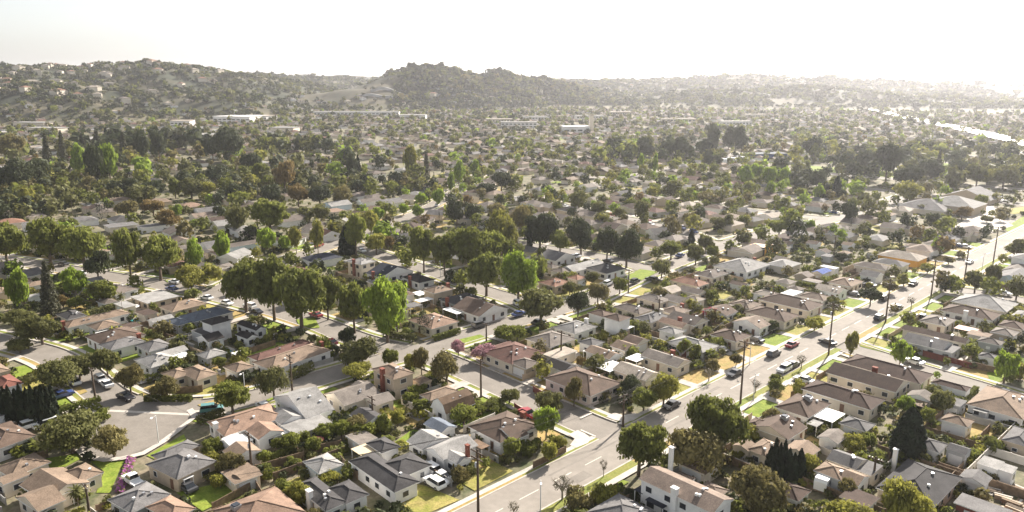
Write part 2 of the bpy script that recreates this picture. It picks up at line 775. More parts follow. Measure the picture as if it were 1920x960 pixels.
def mat(name, col, rough=0.8, var=0.0, scale=0.6, rnd=0.0, col2=None, spec=0.3, metal=0.0, trans=0.0, bump=0.0, scale2=None, amp=1.0):
    """Principled material: base colour mottled by world-space noise, small per-object shift."""
    m = bpy.data.materials.new(name); m.use_nodes = True
    n = m.node_tree; b = n.nodes['Principled BSDF']
    b.inputs['Roughness'].default_value = rough
    b.inputs['Specular IOR Level'].default_value = spec
    b.inputs['Metallic'].default_value = metal
    src = None
    rgb = n.nodes.new('ShaderNodeRGB'); rgb.outputs[0].default_value = lin(*col); src = rgb.outputs[0]
    if var > 0 or col2:
        g = n.nodes.new('ShaderNodeNewGeometry')
        no = n.nodes.new('ShaderNodeTexNoise'); no.inputs['Scale'].default_value = scale; no.inputs['Detail'].default_value = 6
        no.inputs['Roughness'].default_value = 0.65
        n.links.new(g.outputs['Position'], no.inputs['Vector'])
        r = n.nodes.new('ShaderNodeValToRGB')
        r.color_ramp.elements[0].position = 0.36; r.color_ramp.elements[1].position = 0.64
        c2 = col2 if col2 else tuple(min(1, x * (1 + var)) for x in col)
        c1 = col if col2 else tuple(x * (1 - var) for x in col)
        r.color_ramp.elements[0].color = lin(*c1); r.color_ramp.elements[1].color = lin(*c2)
        n.links.new(no.outputs['Fac'], r.inputs['Fac']); src = r.outputs[0]
        if scale2:
            no2 = n.nodes.new('ShaderNodeTexNoise'); no2.inputs['Scale'].default_value = scale2; no2.inputs['Detail'].default_value = 3
            n.links.new(g.outputs['Position'], no2.inputs['Vector'])
            mr2 = n.nodes.new('ShaderNodeMapRange'); mr2.inputs['From Min'].default_value = .3; mr2.inputs['From Max'].default_value = .7
            mr2.inputs['To Min'].default_value = 1 - .28 * amp; mr2.inputs['To Max'].default_value = 1 + .22 * amp
            n.links.new(no2.outputs['Fac'], mr2.inputs['Value'])
            mx = n.nodes.new('ShaderNodeVectorMath'); mx.operation = 'SCALE'
            n.links.new(src, mx.inputs[0]); n.links.new(mr2.outputs[0], mx.inputs['Scale']); src = mx.outputs[0]
        if bump:
            bp = n.nodes.new('ShaderNodeBump'); bp.inputs['Strength'].default_value = bump
            n.links.new(no.outputs['Fac'], bp.inputs['Height']); n.links.new(bp.outputs[0], b.inputs['Normal'])
    if rnd > 0:
        oi = n.nodes.new('ShaderNodeObjectInfo')
        mr = n.nodes.new('ShaderNodeMapRange'); mr.inputs['To Min'].default_value = 1 - rnd; mr.inputs['To Max'].default_value = 1 + rnd
        n.links.new(oi.outputs['Random'], mr.inputs['Value'])
        mx = n.nodes.new('ShaderNodeVectorMath'); mx.operation = 'SCALE'
        n.links.new(src, mx.inputs[0]); n.links.new(mr.outputs[0], mx.inputs['Scale']); src = mx.outputs[0]
    n.links.new(src, b.inputs['Base Color'])
    if trans > 0:
        out = n.nodes['Material Output']
        tr = n.nodes.new('ShaderNodeBsdfTranslucent'); ms = n.nodes.new('ShaderNodeMixShader'); ms.inputs[0].default_value = trans
        n.links.new(src, tr.inputs['Color'])
        n.links.new(b.outputs[0], ms.inputs[1]); n.links.new(tr.outputs[0], ms.inputs[2]); n.links.new(ms.outputs[0], out.inputs['Surface'])
    return m

class MB:
    """collects polygons, then links them as ONE mesh object"""
    def __init__(s): s.v = []; s.f = []; s.edge = []
    def poly(s, pts):
        i = len(s.v); s.v += [tuple(p) for p in pts]; s.f.append(tuple(range(i, i + len(pts))))
    def box(s, c, hx, hy, z0, z1, a=0.0, top=True, bottom=False):
        ca, sa = math.cos(a), math.sin(a)
        P = [(c[0] + x * ca - y * sa, c[1] + x * sa + y * ca) for x, y in ((-hx, -hy), (hx, -hy), (hx, hy), (-hx, hy))]
        i = len(s.v); s.v += [(p[0], p[1], z0) for p in P] + [(p[0], p[1], z1) for p in P]
        for k in range(4): s.f.append((i + k, i + (k + 1) % 4, i + 4 + (k + 1) % 4, i + 4 + k))
        if top: s.f.append((i + 4, i + 5, i + 6, i + 7))
        if bottom: s.f.append((i + 3, i + 2, i + 1, i))
    def tube(s, p, q, r0, r1, n=6, cap=True):
        p, q = Vector(p), Vector(q); d = (q - p)
        if d.length < 1e-6: return
        d.normalize(); a = d.orthogonal().normalized(); b = d.cross(a)
        i = len(s.v)
        for c, r in ((p, r0), (q, r1)):
            for k in range(n):
                t = 2 * math.pi * k / n
                s.v.append(tuple(c + a * (r * math.cos(t)) + b * (r * math.sin(t))))
        for k in range(n): s.f.append((i + k, i + (k + 1) % n, i + n + (k + 1) % n, i + n + k))
        if cap: s.f.append(tuple(i + n + k for k in range(n)))
    def mesh(s, name, m, smooth=False):
        me = bpy.data.meshes.new(name); me.from_pydata(s.v, [], s.f)
        if m: me.materials.append(m)
        if smooth: me.polygons.foreach_set('use_smooth', [True] * len(me.polygons))
        me.update(); return me
    def build(s, name, m, parent=None, smooth=False):
        return link(name, s.mesh(name, m, smooth), parent)

def link(name, me, parent=None):
    o = bpy.data.objects.new(name, me); COL.objects.link(o)
    if parent: o.parent = parent
    return o

def np_mesh(name, V, F, m):
    """mesh from numpy arrays; F is (n,3) or (n,4)"""
    me = bpy.data.meshes.new(name); k = F.shape[1]
    me.vertices.add(len(V)); me.vertices.foreach_set('co', V.astype(np.float32).ravel())
    me.loops.add(F.size); me.loops.foreach_set('vertex_index', F.astype(np.int32).ravel())
    me.polygons.add(len(F)); me.polygons.foreach_set('loop_start', np.arange(0, F.size, k, dtype=np.int32))
    me.polygons.foreach_set('loop_total', np.full(len(F), k, dtype=np.int32))
    if m: me.materials.append(m)
    me.update(calc_edges=True); return me

def thing(name, label, cat, loc=(0, 0, 0), rz=0.0, group=None):
    o = bpy.data.objects.new(name, None); o.empty_display_size = .1; COL.objects.link(o)
    o.location = loc; o.rotation_euler = (0, 0, rz)
    return tag(o, label, cat, group)

def tag(o, label=None, cat=None, group=None, kind=None):
    if label: o['label'] = label
    if cat: o['category'] = cat
    if group: o['group'] = group
    if kind: o['kind'] = kind
    return o

def struct(name, mb, m):
    o = mb.build(name, m); o['kind'] = 'structure'; return o

ORD = ['', 'second ', 'third ', 'fourth ', 'fifth ', 'sixth ', 'seventh ', 'eighth ', 'ninth ', 'tenth ', 'eleventh ', 'twelfth ', 'thirteenth ', 'fourteenth ', 'fifteenth ',
       'sixteenth ', 'seventeenth ', 'eighteenth ', 'nineteenth ', 'twentieth ']
ORD += [str(k) + 'th ' for k in range(21, 60)]
MARKS = [('the round cul-de-sac', -70, 147), ('the pink patio umbrella', -40, 142), ('the barn-roofed house', -13, 157),
         ('the white camping trailer', 58.6, 127), ('the magenta bougainvillea', 63, 228), ('the blue tarp roof', 117, 275), ('the striped fumigation tent', 160, 301),
         ('the huge roadside ficus', 19, 124), ('the dark cypress screen', -106, 157), ('the feathery deodar', -133, 221), ('the terracotta hip roof', 64, 261),
         ('the pale blue cottage', -100, 427), ('the church meeting hall', 249, 420), ('the clipped street trees', 150, 356), ('the trio of palms', -225, 397),
         ('the black corner garage', 13, 181), ('the white flat patio roof', 75, 155), ('the fat dark cypress', -69, 307), ('the walled side street', 115, 190),
         ('the orange autumn trees', -177, 375), ('the massive dark oaks', 30, 300), ('the swimming pool yard', -88, 198), ('the pink flower bed', -75, 132)]
_rank = {}
def where(kindkey, items):
    """items: list of (obj, x, y, text). Gives each label: text + rank among equals nearest its landmark."""
    byk = {}
    for o, x, y, text in items:
        k = min(range(len(MARKS)), key=lambda i: (MARKS[i][1] - x) ** 2 + (MARKS[i][2] - y) ** 2)
        byk.setdefault((text, k), []).append((math.hypot(MARKS[k][1] - x, MARKS[k][2] - y), o))
    for (text, k), L in byk.items():
        L.sort(key=lambda q: q[0])
        for r, (dd, o) in enumerate(L):
            o['label'] = '%s, %snearest such to %s' % (text, ORD[r], MARKS[k][0])

# ---------------------------------------------------------------- terrain
RIDGES = [  # polyline (x, y, crest height), half width
    ([(-2600, 1500, 100), (-1500, 1650, 93), (-1050, 1700, 90), (-860, 1740, 90), (-740, 1800, 84), (-700, 1950, 72), (-760, 2150, 60)], 290),
    ([(-1500, 1200, 45), (-900, 1330, 60), (-560, 1420, 40)], 170),
    ([(-460, 1720, 18), (-400, 1690, 30), (-340, 1700, 38), (-280, 1760, 62), (-220, 1800, 91), (-170, 1810, 90), (-120, 1830, 80), (-40, 1880, 74), (60, 1950, 56), (150, 2050, 38), (260, 2200, 26)], 150),
    ([(-1300, 2900, 74), (-900, 2900, 68), (-480, 3000, 64), (-200, 3200, 58), (100, 3400, 50)], 330),
    ([(150, 2700, 50), (450, 2800, 50), (640, 2800, 60), (860, 2700, 62), (1000, 2700, 55), (1300, 2700, 47), (1700, 2700, 36)], 380),
    ([(350, 2050, 18), (560, 2000, 34), (800, 1950, 36), (1000, 1900, 20)], 260),
    ([(-3200, 4200, 90), (-1500, 4400, 70), (-300, 4600, 55), (900, 4600, 45)], 600),
]
_nz = np.random.default_rng(5)
_W = [(a, b, p, q) for a, b, p, q in zip(_nz.uniform(-1, 1, 26), _nz.uniform(-1, 1, 26), _nz.uniform(0, 6.28, 26), np.geomspace(420, 38, 26))]
def noise2(x, y):
    z = 0
    for a, b, p, L in _W:
        n = math.hypot(a, b) + 1e-6
        z = z + (L / 420.0) ** 0.8 * np.sin((x * a / n + y * b / n) * 6.283 / L + p + 1.7 * np.sin(x / L * 1.3 + p) )
    return z / 3.2
def terrain(x, y):
    x = np.asarray(x, float); y = np.asarray(y, float)
    h = np.zeros_like(x)
    for P, wdt in RIDGES:
        best = np.zeros_like(x)
        for (x0, y0, h0), (x1, y1, h1) in zip(P, P[1:]):
            dx, dy = x1 - x0, y1 - y0
            t = np.clip(((x - x0) * dx + (y - y0) * dy) / (dx * dx + dy * dy), 0, 1)
            d = np.hypot(x - x0 - t * dx, y - y0 - t * dy)
            hh = h0 + t * (h1 - h0)
            k = np.clip(1 - d / (wdt * 1.55), 0, 1)
            best = np.maximum(best, hh * (k * k * (3 - 2 * k)))
        h = np.maximum(h, best)
    n = noise2(x, y)
    h = h * (1 + 0.07 * n) + np.clip(h, 0, 14) * 0.35 * n
    r = np.hypot(x, y)
    return h * np.clip((r - 950) / 250, 0, 1)

xs = np.concatenate([np.linspace(-7000, -2700, 20), np.linspace(-2600, 2000, 231), np.linspace(2100, 7000, 22)])
ys = np.concatenate([[-400, -150, 0, 200, 500, 800, 950], np.linspace(1000, 3700, 136), np.linspace(3800, 5400, 34), np.linspace(5600, 13000, 20)])
GX, GY = np.meshgrid(xs, ys); GZ = terrain(GX, GY)
V = np.stack([GX.ravel(), GY.ravel(), GZ.ravel()], 1)
ii = np.arange(len(ys) - 1)[:, None] * len(xs) + np.arange(len(xs) - 1)[None, :]
F = np.stack([ii, ii + 1, ii + 1 + len(xs), ii + len(xs)], -1).reshape(-1, 4)

M = {}
def ground_material():
    m = mat('ground', (0.24, 0.195, 0.135), .95, scale=0.16, col2=(0.085, 0.095, 0.04), scale2=1.1)
    n = m.node_tree; b = n.nodes['Principled BSDF']; src = b.inputs['Base Color'].links[0].from_socket
    g = n.nodes.new('ShaderNodeNewGeometry'); sx = n.nodes.new('ShaderNodeSeparateXYZ'); n.links.new(g.outputs['Position'], sx.inputs[0])
    mr = n.nodes.new('ShaderNodeMapRange'); mr.inputs['From Min'].default_value = 2; mr.inputs['From Max'].default_value = 14
    n.links.new(sx.outputs['Z'], mr.inputs['Value'])
    no = n.nodes.new('ShaderNodeTexNoise'); no.inputs['Scale'].default_value = .012; no.inputs['Detail'].default_value = 7; n.links.new(g.outputs['Position'], no.inputs['Vector'])
    r = n.nodes.new('ShaderNodeValToRGB'); r.color_ramp.elements[0].position = .42; r.color_ramp.elements[0].color = (.038, .044, .024, 1)
    r.color_ramp.elements[1].position = .68; r.color_ramp.elements[1].color = (.125, .105, .065, 1); n.links.new(no.outputs['Fac'], r.inputs['Fac'])
    mx = n.nodes.new('ShaderNodeMix'); mx.data_type = 'RGBA'; n.links.new(mr.outputs[0], mx.inputs['Factor']); n.links.new(src, mx.inputs['A']); n.links.new(r.outputs[0], mx.inputs['B'])
    n.links.new(mx.outputs['Result'], b.inputs['Base Color'])
    return m
M['ground'] = ground_material()
go = link('ground', np_mesh('ground', V, F, M['ground'])); go['kind'] = 'structure'
for p in go.data.polygons: p.use_smooth = True

# ---------------------------------------------------------------- materials
M.update(
    asphalt=mat('asphalt', (.185, .163, .138), .88, scale=.2, col2=(.235, .208, .178), scale2=2.5, spec=.3, amp=.35),
    avenue=mat('worn_asphalt', (.24, .213, .182), .9, scale=.09, col2=(.295, .262, .225), scale2=.8, spec=.2, amp=.3),
    concrete=mat('concrete', (.42, .38, .33), .85, scale=.8, col2=(.54, .49, .43), spec=.25),
    drive=mat('driveway_concrete', (.36, .32, .28), .85, scale=.5, col2=(.50, .45, .39), spec=.25),
    lawn_g=mat('green_lawn', (.135, .195, .026), .9, scale=.5, col2=(.225, .265, .045), scale2=3.0, spec=.1),
    lawn_m=mat('mixed_lawn', (.21, .22, .045), .9, scale=.35, col2=(.34, .28, .10), scale2=3.0, spec=.1),
    lawn_v=mat('verge_grass', (.16, .20, .04), .9, scale=.12, col2=(.27, .25, .08), scale2=3.0, spec=.1),
    lawn_d=mat('dry_lawn', (.38, .26, .11), .9, scale=.4, col2=(.28, .23, .08), scale2=3.0, spec=.1),
    paint=mat('road_paint', (.62, .57, .48), .7, var=.1),
    glass=mat('window_glass', (.03, .035, .045), .12, spec=.6),
    frame=mat('window_frame', (.75, .74, .72), .5),
    door=mat('door_paint', (.16, .09, .06), .5, rnd=.5),
    garage=mat('garage_door', (.74, .73, .71), .5),
    brick=mat('red_brick', (.22, .075, .05), .9, var=.25, scale=3),
    white=mat('white_paint', (.80, .79, .76), .55),
    metal=mat('galvanised_metal', (.45, .45, .46), .4, metal=.6),
    wood=mat('weathered_pole_wood', (.085, .06, .042), .9, var=.25, scale=1.5),
    fence_wd=mat('fence_wood', (.20, .14, .09), .9, var=.3, scale=1.2),
    fence_br=mat('red_fence', (.17, .055, .04), .85, var=.2, scale=1.2),
    fence_wh=mat('white_block_wall', (.62, .57, .5), .85, var=.1),
    fence_ta=mat('tan_block_wall', (.46, .36, .26), .85, var=.15),
    fence_gy=mat('grey_block_wall', (.32, .31, .29), .85, var=.15),
    bark=mat('bark', (.12, .09, .065), .95, var=.3, scale=2),
    palebark=mat('pale_bark', (.26, .22, .17), .95, var=.3, scale=2),
    pool=mat('pool_water', (.06, .36, .38), .08, spec=.6),
    tyre=mat('tyre_rubber', (.02, .02, .02), .8),
    carglass=mat('car_glass', (.015, .018, .022), .08, spec=.7),
    lampg=mat('lamp_housing', (.5, .5, .48), .5),
)
ROOF = dict(bn=('brown', .16, .112, .085), db=('dark brown', .105, .07, .055), tn=('tan', .30, .22, .16), rt=('reddish tan', .33, .22, .16), rb=('red brown', .185, .10, .08),
            gy=('grey', .20, .19, .185), dg=('charcoal', .085, .08, .08), lg=('pale grey', .36, .345, .325), wh=('white', .74, .73, .72), bl=('blue grey', .17, .195, .235),
            ti=('pale brown tiled', .30, .23, .185), rd=('red', .24, .10, .075), bk=('near black', .045, .04, .038), nb=('navy', .05, .055, .075), br=('rust brown', .22, .145, .095),
            tg=('taupe', .255, .22, .19), gb=('grey brown', .20, .165, .14), lt=('beige', .42, .36, .295), tb=('light brown', .26, .20, .155), te=('terracotta', .32, .175, .12), bt=('blue tarped', .08, .14, .42))
for k, v in ROOF.items():
    M['r_' + k] = mat(v[0].replace(' ', '_') + '_roofing', tuple(q * (.72 if k != 'wh' else .85) for q in v[1:]), .9, var=.22, scale=.4, rnd=.14, spec=.2, scale2=5.0)
WALL = dict(w=('white', .76, .74, .71), c=('cream', .66, .585, .48), t=('tan', .50, .41, .31), g=('grey', .42, .42, .42), b=('pale blue', .55, .64, .70), p=('pinkish', .62, .52, .47),
            r=('dark red', .25, .09, .07), o=('orange', .62, .33, .07), y=('yellow', .7, .55, .25))
for k, v in WALL.items():
    M['w_' + k] = mat(v[0].replace(' ', '_') + '_stucco', v[1:], .85, var=.06, scale=.7, rnd=.07, spec=.2)
COVC = dict(wh=M['white'], cr=mat('cream_canvas', (.62, .5, .33), .7, var=.1), br=M['r_br'], db=M['r_nb'], lg=M['r_lg'], ta=M['r_tn'], gy=M['r_gy'], pk=mat('pink_decking', (.55, .36, .29), .8, var=.12))

# ---------------------------------------------------------------- streets, kerbs, lots
def resample(P, step):
    out = []
    for (x0, y0), (x1, y1) in zip(P, P[1:]):
        n = max(1, int(math.hypot(x1 - x0, y1 - y0) / step))
        out += [(x0 + (x1 - x0) * k / n, y0 + (y1 - y0) * k / n) for k in range(n)]
    return out + [P[-1]]
def smooth(P, it=2):
    for _ in range(it):
        Q = [P[0]]
        for a, b in zip(P, P[1:]):
            Q += [(a[0] * .75 + b[0] * .25, a[1] * .75 + b[1] * .25), (a[0] * .25 + b[0] * .75, a[1] * .25 + b[1] * .75)]
        P = Q + [P[-1]]
    return P
def offs(P, k, d):
    a = P[max(0, k - 1)]; b = P[min(len(P) - 1, k + 1)]
    tx, ty = b[0] - a[0], b[1] - a[1]; L = math.hypot(tx, ty) or 1
    return (P[k][0] - ty / L * d, P[k][1] + tx / L * d)
A0 = math.radians(43.55); U = (math.cos(A0), math.sin(A0)); W = (-U[1], U[0]); O = (2.36, 124.34)
def st(s, t): return (O[0] + U[0] * s + W[0] * t, O[1] + U[1] * s + W[1] * t)
def to_st(x, y): return ((x - O[0]) * U[0] + (y - O[1]) * U[1], (x - O[0]) * W[0] + (y - O[1]) * W[1])
GEN = {}
for k, s in enumerate((372, 440, 508, 580, 655, 730, 810, 900)):
    GEN['cross_lane_%d' % k] = (8.6, [st(s, 8), st(s - 4, 80), st(s - 14, 200), st(s - 30, 330), st(s - 50, 470 + 30 * (k % 3))])
GEN['back_lane'] = (8.6, [st(330, 78), st(420, 84), st(560, 92), st(760, 100), st(930, 110)])
GEN['far_lane'] = (8.6, [st(305, 250), st(420, 270), st(600, 300), st(900, 330)])
for k, s in enumerate((300, 372, 450, 530, 620, 710, 800)):
    GEN['side_lane_%d' % k] = (8.6, [st(s, -6), st(s + 3, -60), st(s + 8, -140), st(s + 10, -260)])
STREETS['crossA'][1].insert(0, st(31, 4))
STREETS['avenue'] = (9.9, [st(-95, -.5), st(300, -.5), st(700, -.5)])
ALLST = {}
ALLST.update(STREETS); ALLST.update(GEN)
for k in list(ALLST):
    w, P = ALLST[k]
    P = resample(smooth([tuple(map(float, p)) for p in P]) if k != 'avenue' else P, 2.2)
    ALLST[k] = (w, P)
GRID = {}
for k, (w, P) in ALLST.items():
    for p in P:
        GRID.setdefault((int(p[0] // 12), int(p[1] // 12)), []).append((p[0], p[1], w, k))
def street_gap(x, y, skip=None):
    """distance from the nearest street's kerb line (negative on the road) and that street's name"""
    best = 99.0; bk = None; bp = None
    gx, gy = int(x // 12), int(y // 12)
    for i in range(gx - 2, gx + 3):
        for j in range(gy - 2, gy + 3):
            for px, py, w, k in GRID.get((i, j), ()):
                if k == skip: continue
                d = math.hypot(px - x, py - y) - w / 2
                if d < best: best = d; bk = k; bp = (px, py)
    return best, bk, bp
def inpoly(x, y, P):
    c = False
    for (x0, y0), (x1, y1) in zip(P, P[1:] + P[:1]):
        if (y0 > y) != (y1 > y) and x < (x1 - x0) * (y - y0) / (y1 - y0) + x0: c = not c
    return c
def inbulb(x, y, m=0):
    return math.hypot((x + 71) / 1.25, y - 149) < 10.5 + m
kerb, walk, park_g, park_d = MB(), MB(), MB(), MB()
names = {'avenue': 'avenue'}
for idx, (k, (w, P)) in enumerate(ALLST.items()):
    mb = MB(); z = .02 + .006 * idx
    if k == 'avenue': z = .02 + .006 * 40
    LR = [(offs(P, i, w / 2), offs(P, i, -w / 2)) for i in range(len(P))]
    for (l0, r0), (l1, r1) in zip(LR, LR[1:]):
        mb.poly([(*r0, z), (*r1, z), (*l1, z), (*l0, z)])
    struct('avenue' if k == 'avenue' else ('cross_street' if k.startswith('cross') else 'street'), mb, M['avenue'] if k in ('avenue',) else M['asphalt'])
    if k.startswith(('cross_lane', 'back_l', 'far_l', 'side_l')): prof = [(0, .35, kerb, .16), (1.2, 2.6, walk, .14)]
    elif k == 'avenue': prof = None
    else: prof = [(0, .35, kerb, .26), (.35, 1.5, None, .22), (1.5, 2.7, walk, .24)]
    for side in (1, -1):
        pf = prof or ([(0, .3, kerb, .30), (.3, .95, None, .27), (.95, 2.1, walk, .28)] if side > 0 else [(0, .3, kerb, .30), (.3, 2.2, None, .27), (2.2, 3.6, walk, .28)])
        for (a, b, dst, zz) in pf:
            A = [offs(P, i, side * (w / 2 + a)) for i in range(len(P))]; B = [offs(P, i, side * (w / 2 + b)) for i in range(len(P))]
            for i in range(len(P) - 1):
                cx, cyy = (A[i][0] + B[i + 1][0]) / 2, (A[i][1] + B[i + 1][1]) / 2
                g, _, _ = street_gap(cx, cyy, skip=k)
                if g < (.3 if k == 'avenue' else 2.4) or inbulb(cx, cyy, 1): continue
                d2 = dst
                if d2 is None: d2 = park_g if (i // 9 + side + idx) % 5 else park_d
                q = [(*A[i], zz), (*A[i + 1], zz), (*B[i + 1], zz), (*B[i], zz)]
                if side > 0: q.reverse()
                q = [(x, y, zz) for x, y, zz in q]
                q.reverse()
                d2.poly(q)
                if dst is kerb:
                    p0, p1 = A[i], A[i + 1]
                    d2.poly([(*p0, 0), (*p1, 0), (*p1, zz), (*p0, zz)])
bulb = MB(); bulb.poly([(x, y, .29) for x, y in BULB]); struct('cul_de_sac', bulb, M['asphalt'])
bc = (sum(p[0] for p in BULB) / len(BULB), sum(p[1] for p in BULB) / len(BULB))
for a, b in zip(BULB, BULB[1:]):
    def push(p, d): 
        L = math.hypot(p[0] - bc[0], p[1] - bc[1]); return (p[0] + (p[0] - bc[0]) / L * d, p[1] + (p[1] - bc[1]) / L * d)
    if a[1] > 157 and b[1] > 157: continue
    q = [(*a, .36), (*b, .36), (*push(b, 1.5), .36), (*push(a, 1.5), .36)]
    kerb.poly(q); kerb.poly([(*a, .0), (*b, .0), (*b, .36), (*a, .36)])
gut = MB()
gp = [BULB[0], (-66, 157.0), (-58, 157.5), BULB[-1]]
for a, b in zip(gp, gp[1:]):
    gut.poly([(a[0], a[1] - .5, .30), (b[0], b[1] - .5, .30), (b[0], b[1] + .5, .30), (a[0], a[1] + .5, .30)])
struct('gutter', gut, M['concrete'])
lot = MB(); lot.poly([(x, y, .30) for x, y in LOT]); struct('parking_lot', lot, M['concrete'])
struct('kerb', kerb, M['concrete']); struct('sidewalk', walk, M['concrete'])
struct('grass_verge', park_g, M['lawn_v']); struct('dry_verge', park_d, M['lawn_d'])
# painted markings
mk = MB()
def dash(p, q, hw, z):
    dx, dy = q[0] - p[0], q[1] - p[1]; L = math.hypot(dx, dy); nx, ny = -dy / L * hw, dx / L * hw
    mk.poly([(p[0] - nx, p[1] - ny, z), (q[0] - nx, q[1] - ny, z), (q[0] + nx, q[1] + ny, z), (p[0] + nx, p[1] + ny, z)])
for s in range(-20, 400, 9):
    if 24 < s < 38 or 110 < s < 124: continue
    dash(st(s, -.6), st(s + 5, -.6), .09, .268)
dash(st(27, 6), st(27, 10.2), .16, .20); dash(st(31.2, 14), st(35, 14), .2, .20)
struct('road_markings', mk, M['paint'])
pt = MB()
for s, t, a, b in ((12, -3, 2.2, 1.2), (8, -2.2, 1.6, 1.0), (60, 2, 9, .5), (95, 1.2, 12, .4), (45, -2.5, 6, .3), (22, 1.5, 14, .25), (140, 0, 10, .4)):
    c = st(s, t); pt.box(c, a, b, .2, .272, A0)
struct('road_patches', pt, M['asphalt'])
lg = {'g': MB(), 'm': MB(), 'd': MB()}
LAWNP = []
for n, l in enumerate(LAWNS.strip().splitlines()):
    q = l.split(); v = [int(a) / 10 for a in q[1:]]
    P = [(v[i], v[i + 1]) for i in range(0, len(v), 2)]
    LAWNP.append(P); z = .10 + .002 * n
    lg[q[0]].poly([(x, y, z) for x, y in P])

# the front lawns along the avenue, one per lot, with the drives between them
R = random.Random(12); avd = MB()
seq = {-3: 'd', -2: 'd', -1: 'd', 0: 'g', 1: 'm', 2: 'm', 3: 'm', 4: 'g', 5: 'd', 6: 'm', 7: 'm', 8: 'g', 9: 'd'}
def lawn_st(s0, s1, t0, t1, z, kk):
    P = [st(s0, t0), st(s1, t0), st(s1, t1), st(s0, t1)]
    if t0 > t1: P.reverse()
    lg[kk].poly([(x, y, z) for x, y in P]); LAWNP.append(P)
for k in range(-4, 15):
    s = 106 + 13.1 * k
    lawn_st(s, s + 10.2, 6.7, 12.4, .19, seq.get(k, R.choice('gmd')))
    avd.poly([(*st(s + 10.35, 5.0), .29), (*st(s + 12.95, 5.0), .29), (*st(s + 12.95, 17), .20), (*st(s + 10.35, 17), .20)])
for s in [48, 60.5, 73, 85.5, 98] + [124 + 12.6 * k for k in range(6)] + [214 + 12.6 * k for k in range(7)]:
    lawn_st(s, s + 9.6, -15.2, -9.4, .19, R.choice('ggmdm'))
    avd.poly([(*st(s + 9.8, -17), .20), (*st(s + 12.2, -17), .20), (*st(s + 12.2, -7.4), .292), (*st(s + 9.8, -7.4), .292)])
struct('driveway_apron', avd, M['drive'])

# ---------------------------------------------------------------- houses
HL = []       # x, y, radius of everything built
def rect(cx, cyy, hu, hw, a):
    ca, sa = math.cos(a), math.sin(a)
    return [(cx + x * ca - y * sa, cyy + x * sa + y * ca) for x, y in ((-hu, -hw), (hu, -hw), (hu, hw), (-hu, hw))]
def roof_wing(mb, cx, cyy, hu, hw, a, typ, z, fas=.16, caps=False):
    """roof over one wing: slopes, gable ends, fascia edge and soffit"""
    P = rect(cx, cyy, hu, hw, a)
    top = [(x, y, z + fas) for x, y in P]; bot = [(x, y, z) for x, y in P]
    mb.edge += list(range(len(mb.f), len(mb.f) + 4))
    for k in range(4): mb.poly([bot[k], bot[(k + 1) % 4], top[(k + 1) % 4], top[k]])
    mb.poly(bot[::-1])
    ca, sa = math.cos(a), math.sin(a)
    def pt(x, y, zz): return (cx + x * ca - y * sa, cyy + x * sa + y * ca, zz)
    zt = z + fas
    if typ == 'f':
        mb.poly(top); return zt
    if typ in 'hH':
        pitch = .36
        if hu >= hw:
            r = hw * pitch; d = max(hu - hw, 0.02)
            A, B = pt(-d, 0, zt + r), pt(d, 0, zt + r)
            mb.poly([top[0], top[1], B, A]); mb.poly([top[2], top[3], A, B]); mb.poly([top[1], top[2], B]); mb.poly([top[3], top[0], A])
            if caps:
                for q in ((A, B), (A, top[0]), (A, top[3]), (B, top[1]), (B, top[2])): mb.tube(q[0], q[1], .11, .11, 4, False)
        else:
            r = hu * pitch; d = max(hw - hu, 0.02)
            A, B = pt(0, -d, zt + r), pt(0, d, zt + r)
            mb.poly([top[1], top[2], B, A]); mb.poly([top[3], top[0], A, B]); mb.poly([top[0], top[1], A]); mb.poly([top[2], top[3], B])
            if caps:
                for q in ((A, B), (A, top[0]), (A, top[1]), (B, top[2]), (B, top[3])): mb.tube(q[0], q[1], .11, .11, 4, False)
        return zt + r
    if typ == 'g':
        r = hw * .38; A, B = pt(-hu, 0, zt + r), pt(hu, 0, zt + r)
        mb.poly([top[0], top[1], B, A]); mb.poly([top[2], top[3], A, B])
        return zt + r
    if typ == 'G':
        r = hu * .38; A, B = pt(0, -hw, zt + r), pt(0, hw, zt + r)
        mb.poly([top[1], top[2], B, A]); mb.poly([top[3], top[0], A, B])
        return zt + r
    if typ == 'b':
        e = hw * .62; z1 = zt + 1.9; z2 = zt + 2.9
        A0_, B0_, A1_, B1_ = pt(-hu, -e, z1), pt(hu, -e, z1), pt(-hu, e, z1), pt(hu, e, z1)
        A, B = pt(-hu, 0, z2), pt(hu, 0, z2)
        mb.poly([top[0], top[1], B0_, A0_]); mb.poly([A0_, B0_, B, A]); mb.poly([A, B, B1_, A1_]); mb.poly([A1_, B1_, top[2], top[3]])
        return z2
def wall_wing(mb, cx, cyy, hu, hw, a, typ, z):
    i = .38 if min(hu, hw) > 1.8 else .12
    mb.box((cx, cyy), hu - i, hw - i, -.1, z - .01, a, top=True)
    ca, sa = math.cos(a), math.sin(a)
    def pt(x, y, zz): return (cx + x * ca - y * sa, cyy + x * sa + y * ca, zz)
    g = .02
    if typ == 'g':
        r = hw * .38
        for s in (-1, 1):
            x = s * (hu - .06)
            mb.poly([pt(x, -s * (hw - .05), z + g), pt(x, s * (hw - .05), z + g), pt(x, 0, z + r + .1)])
    if typ == 'G':
        r = hu * .38
        for s in (-1, 1):
            y = s * (hw - .06)
            mb.poly([pt(s * (hu - .05), y, z + g), pt(-s * (hu - .05), y, z + g), pt(0, y, z + r + .1)])
    if typ == 'b':
        e = hw * .62
        for s in (-1, 1):
            x = s * (hu - .06)
            mb.poly([pt(x, -s * hw * .97, z), pt(x, s * hw * .97, z), pt(x, s * e * .97, z + 1.95), pt(x, 0, z + 2.95), pt(x, -s * e * .97, z + 1.95)])
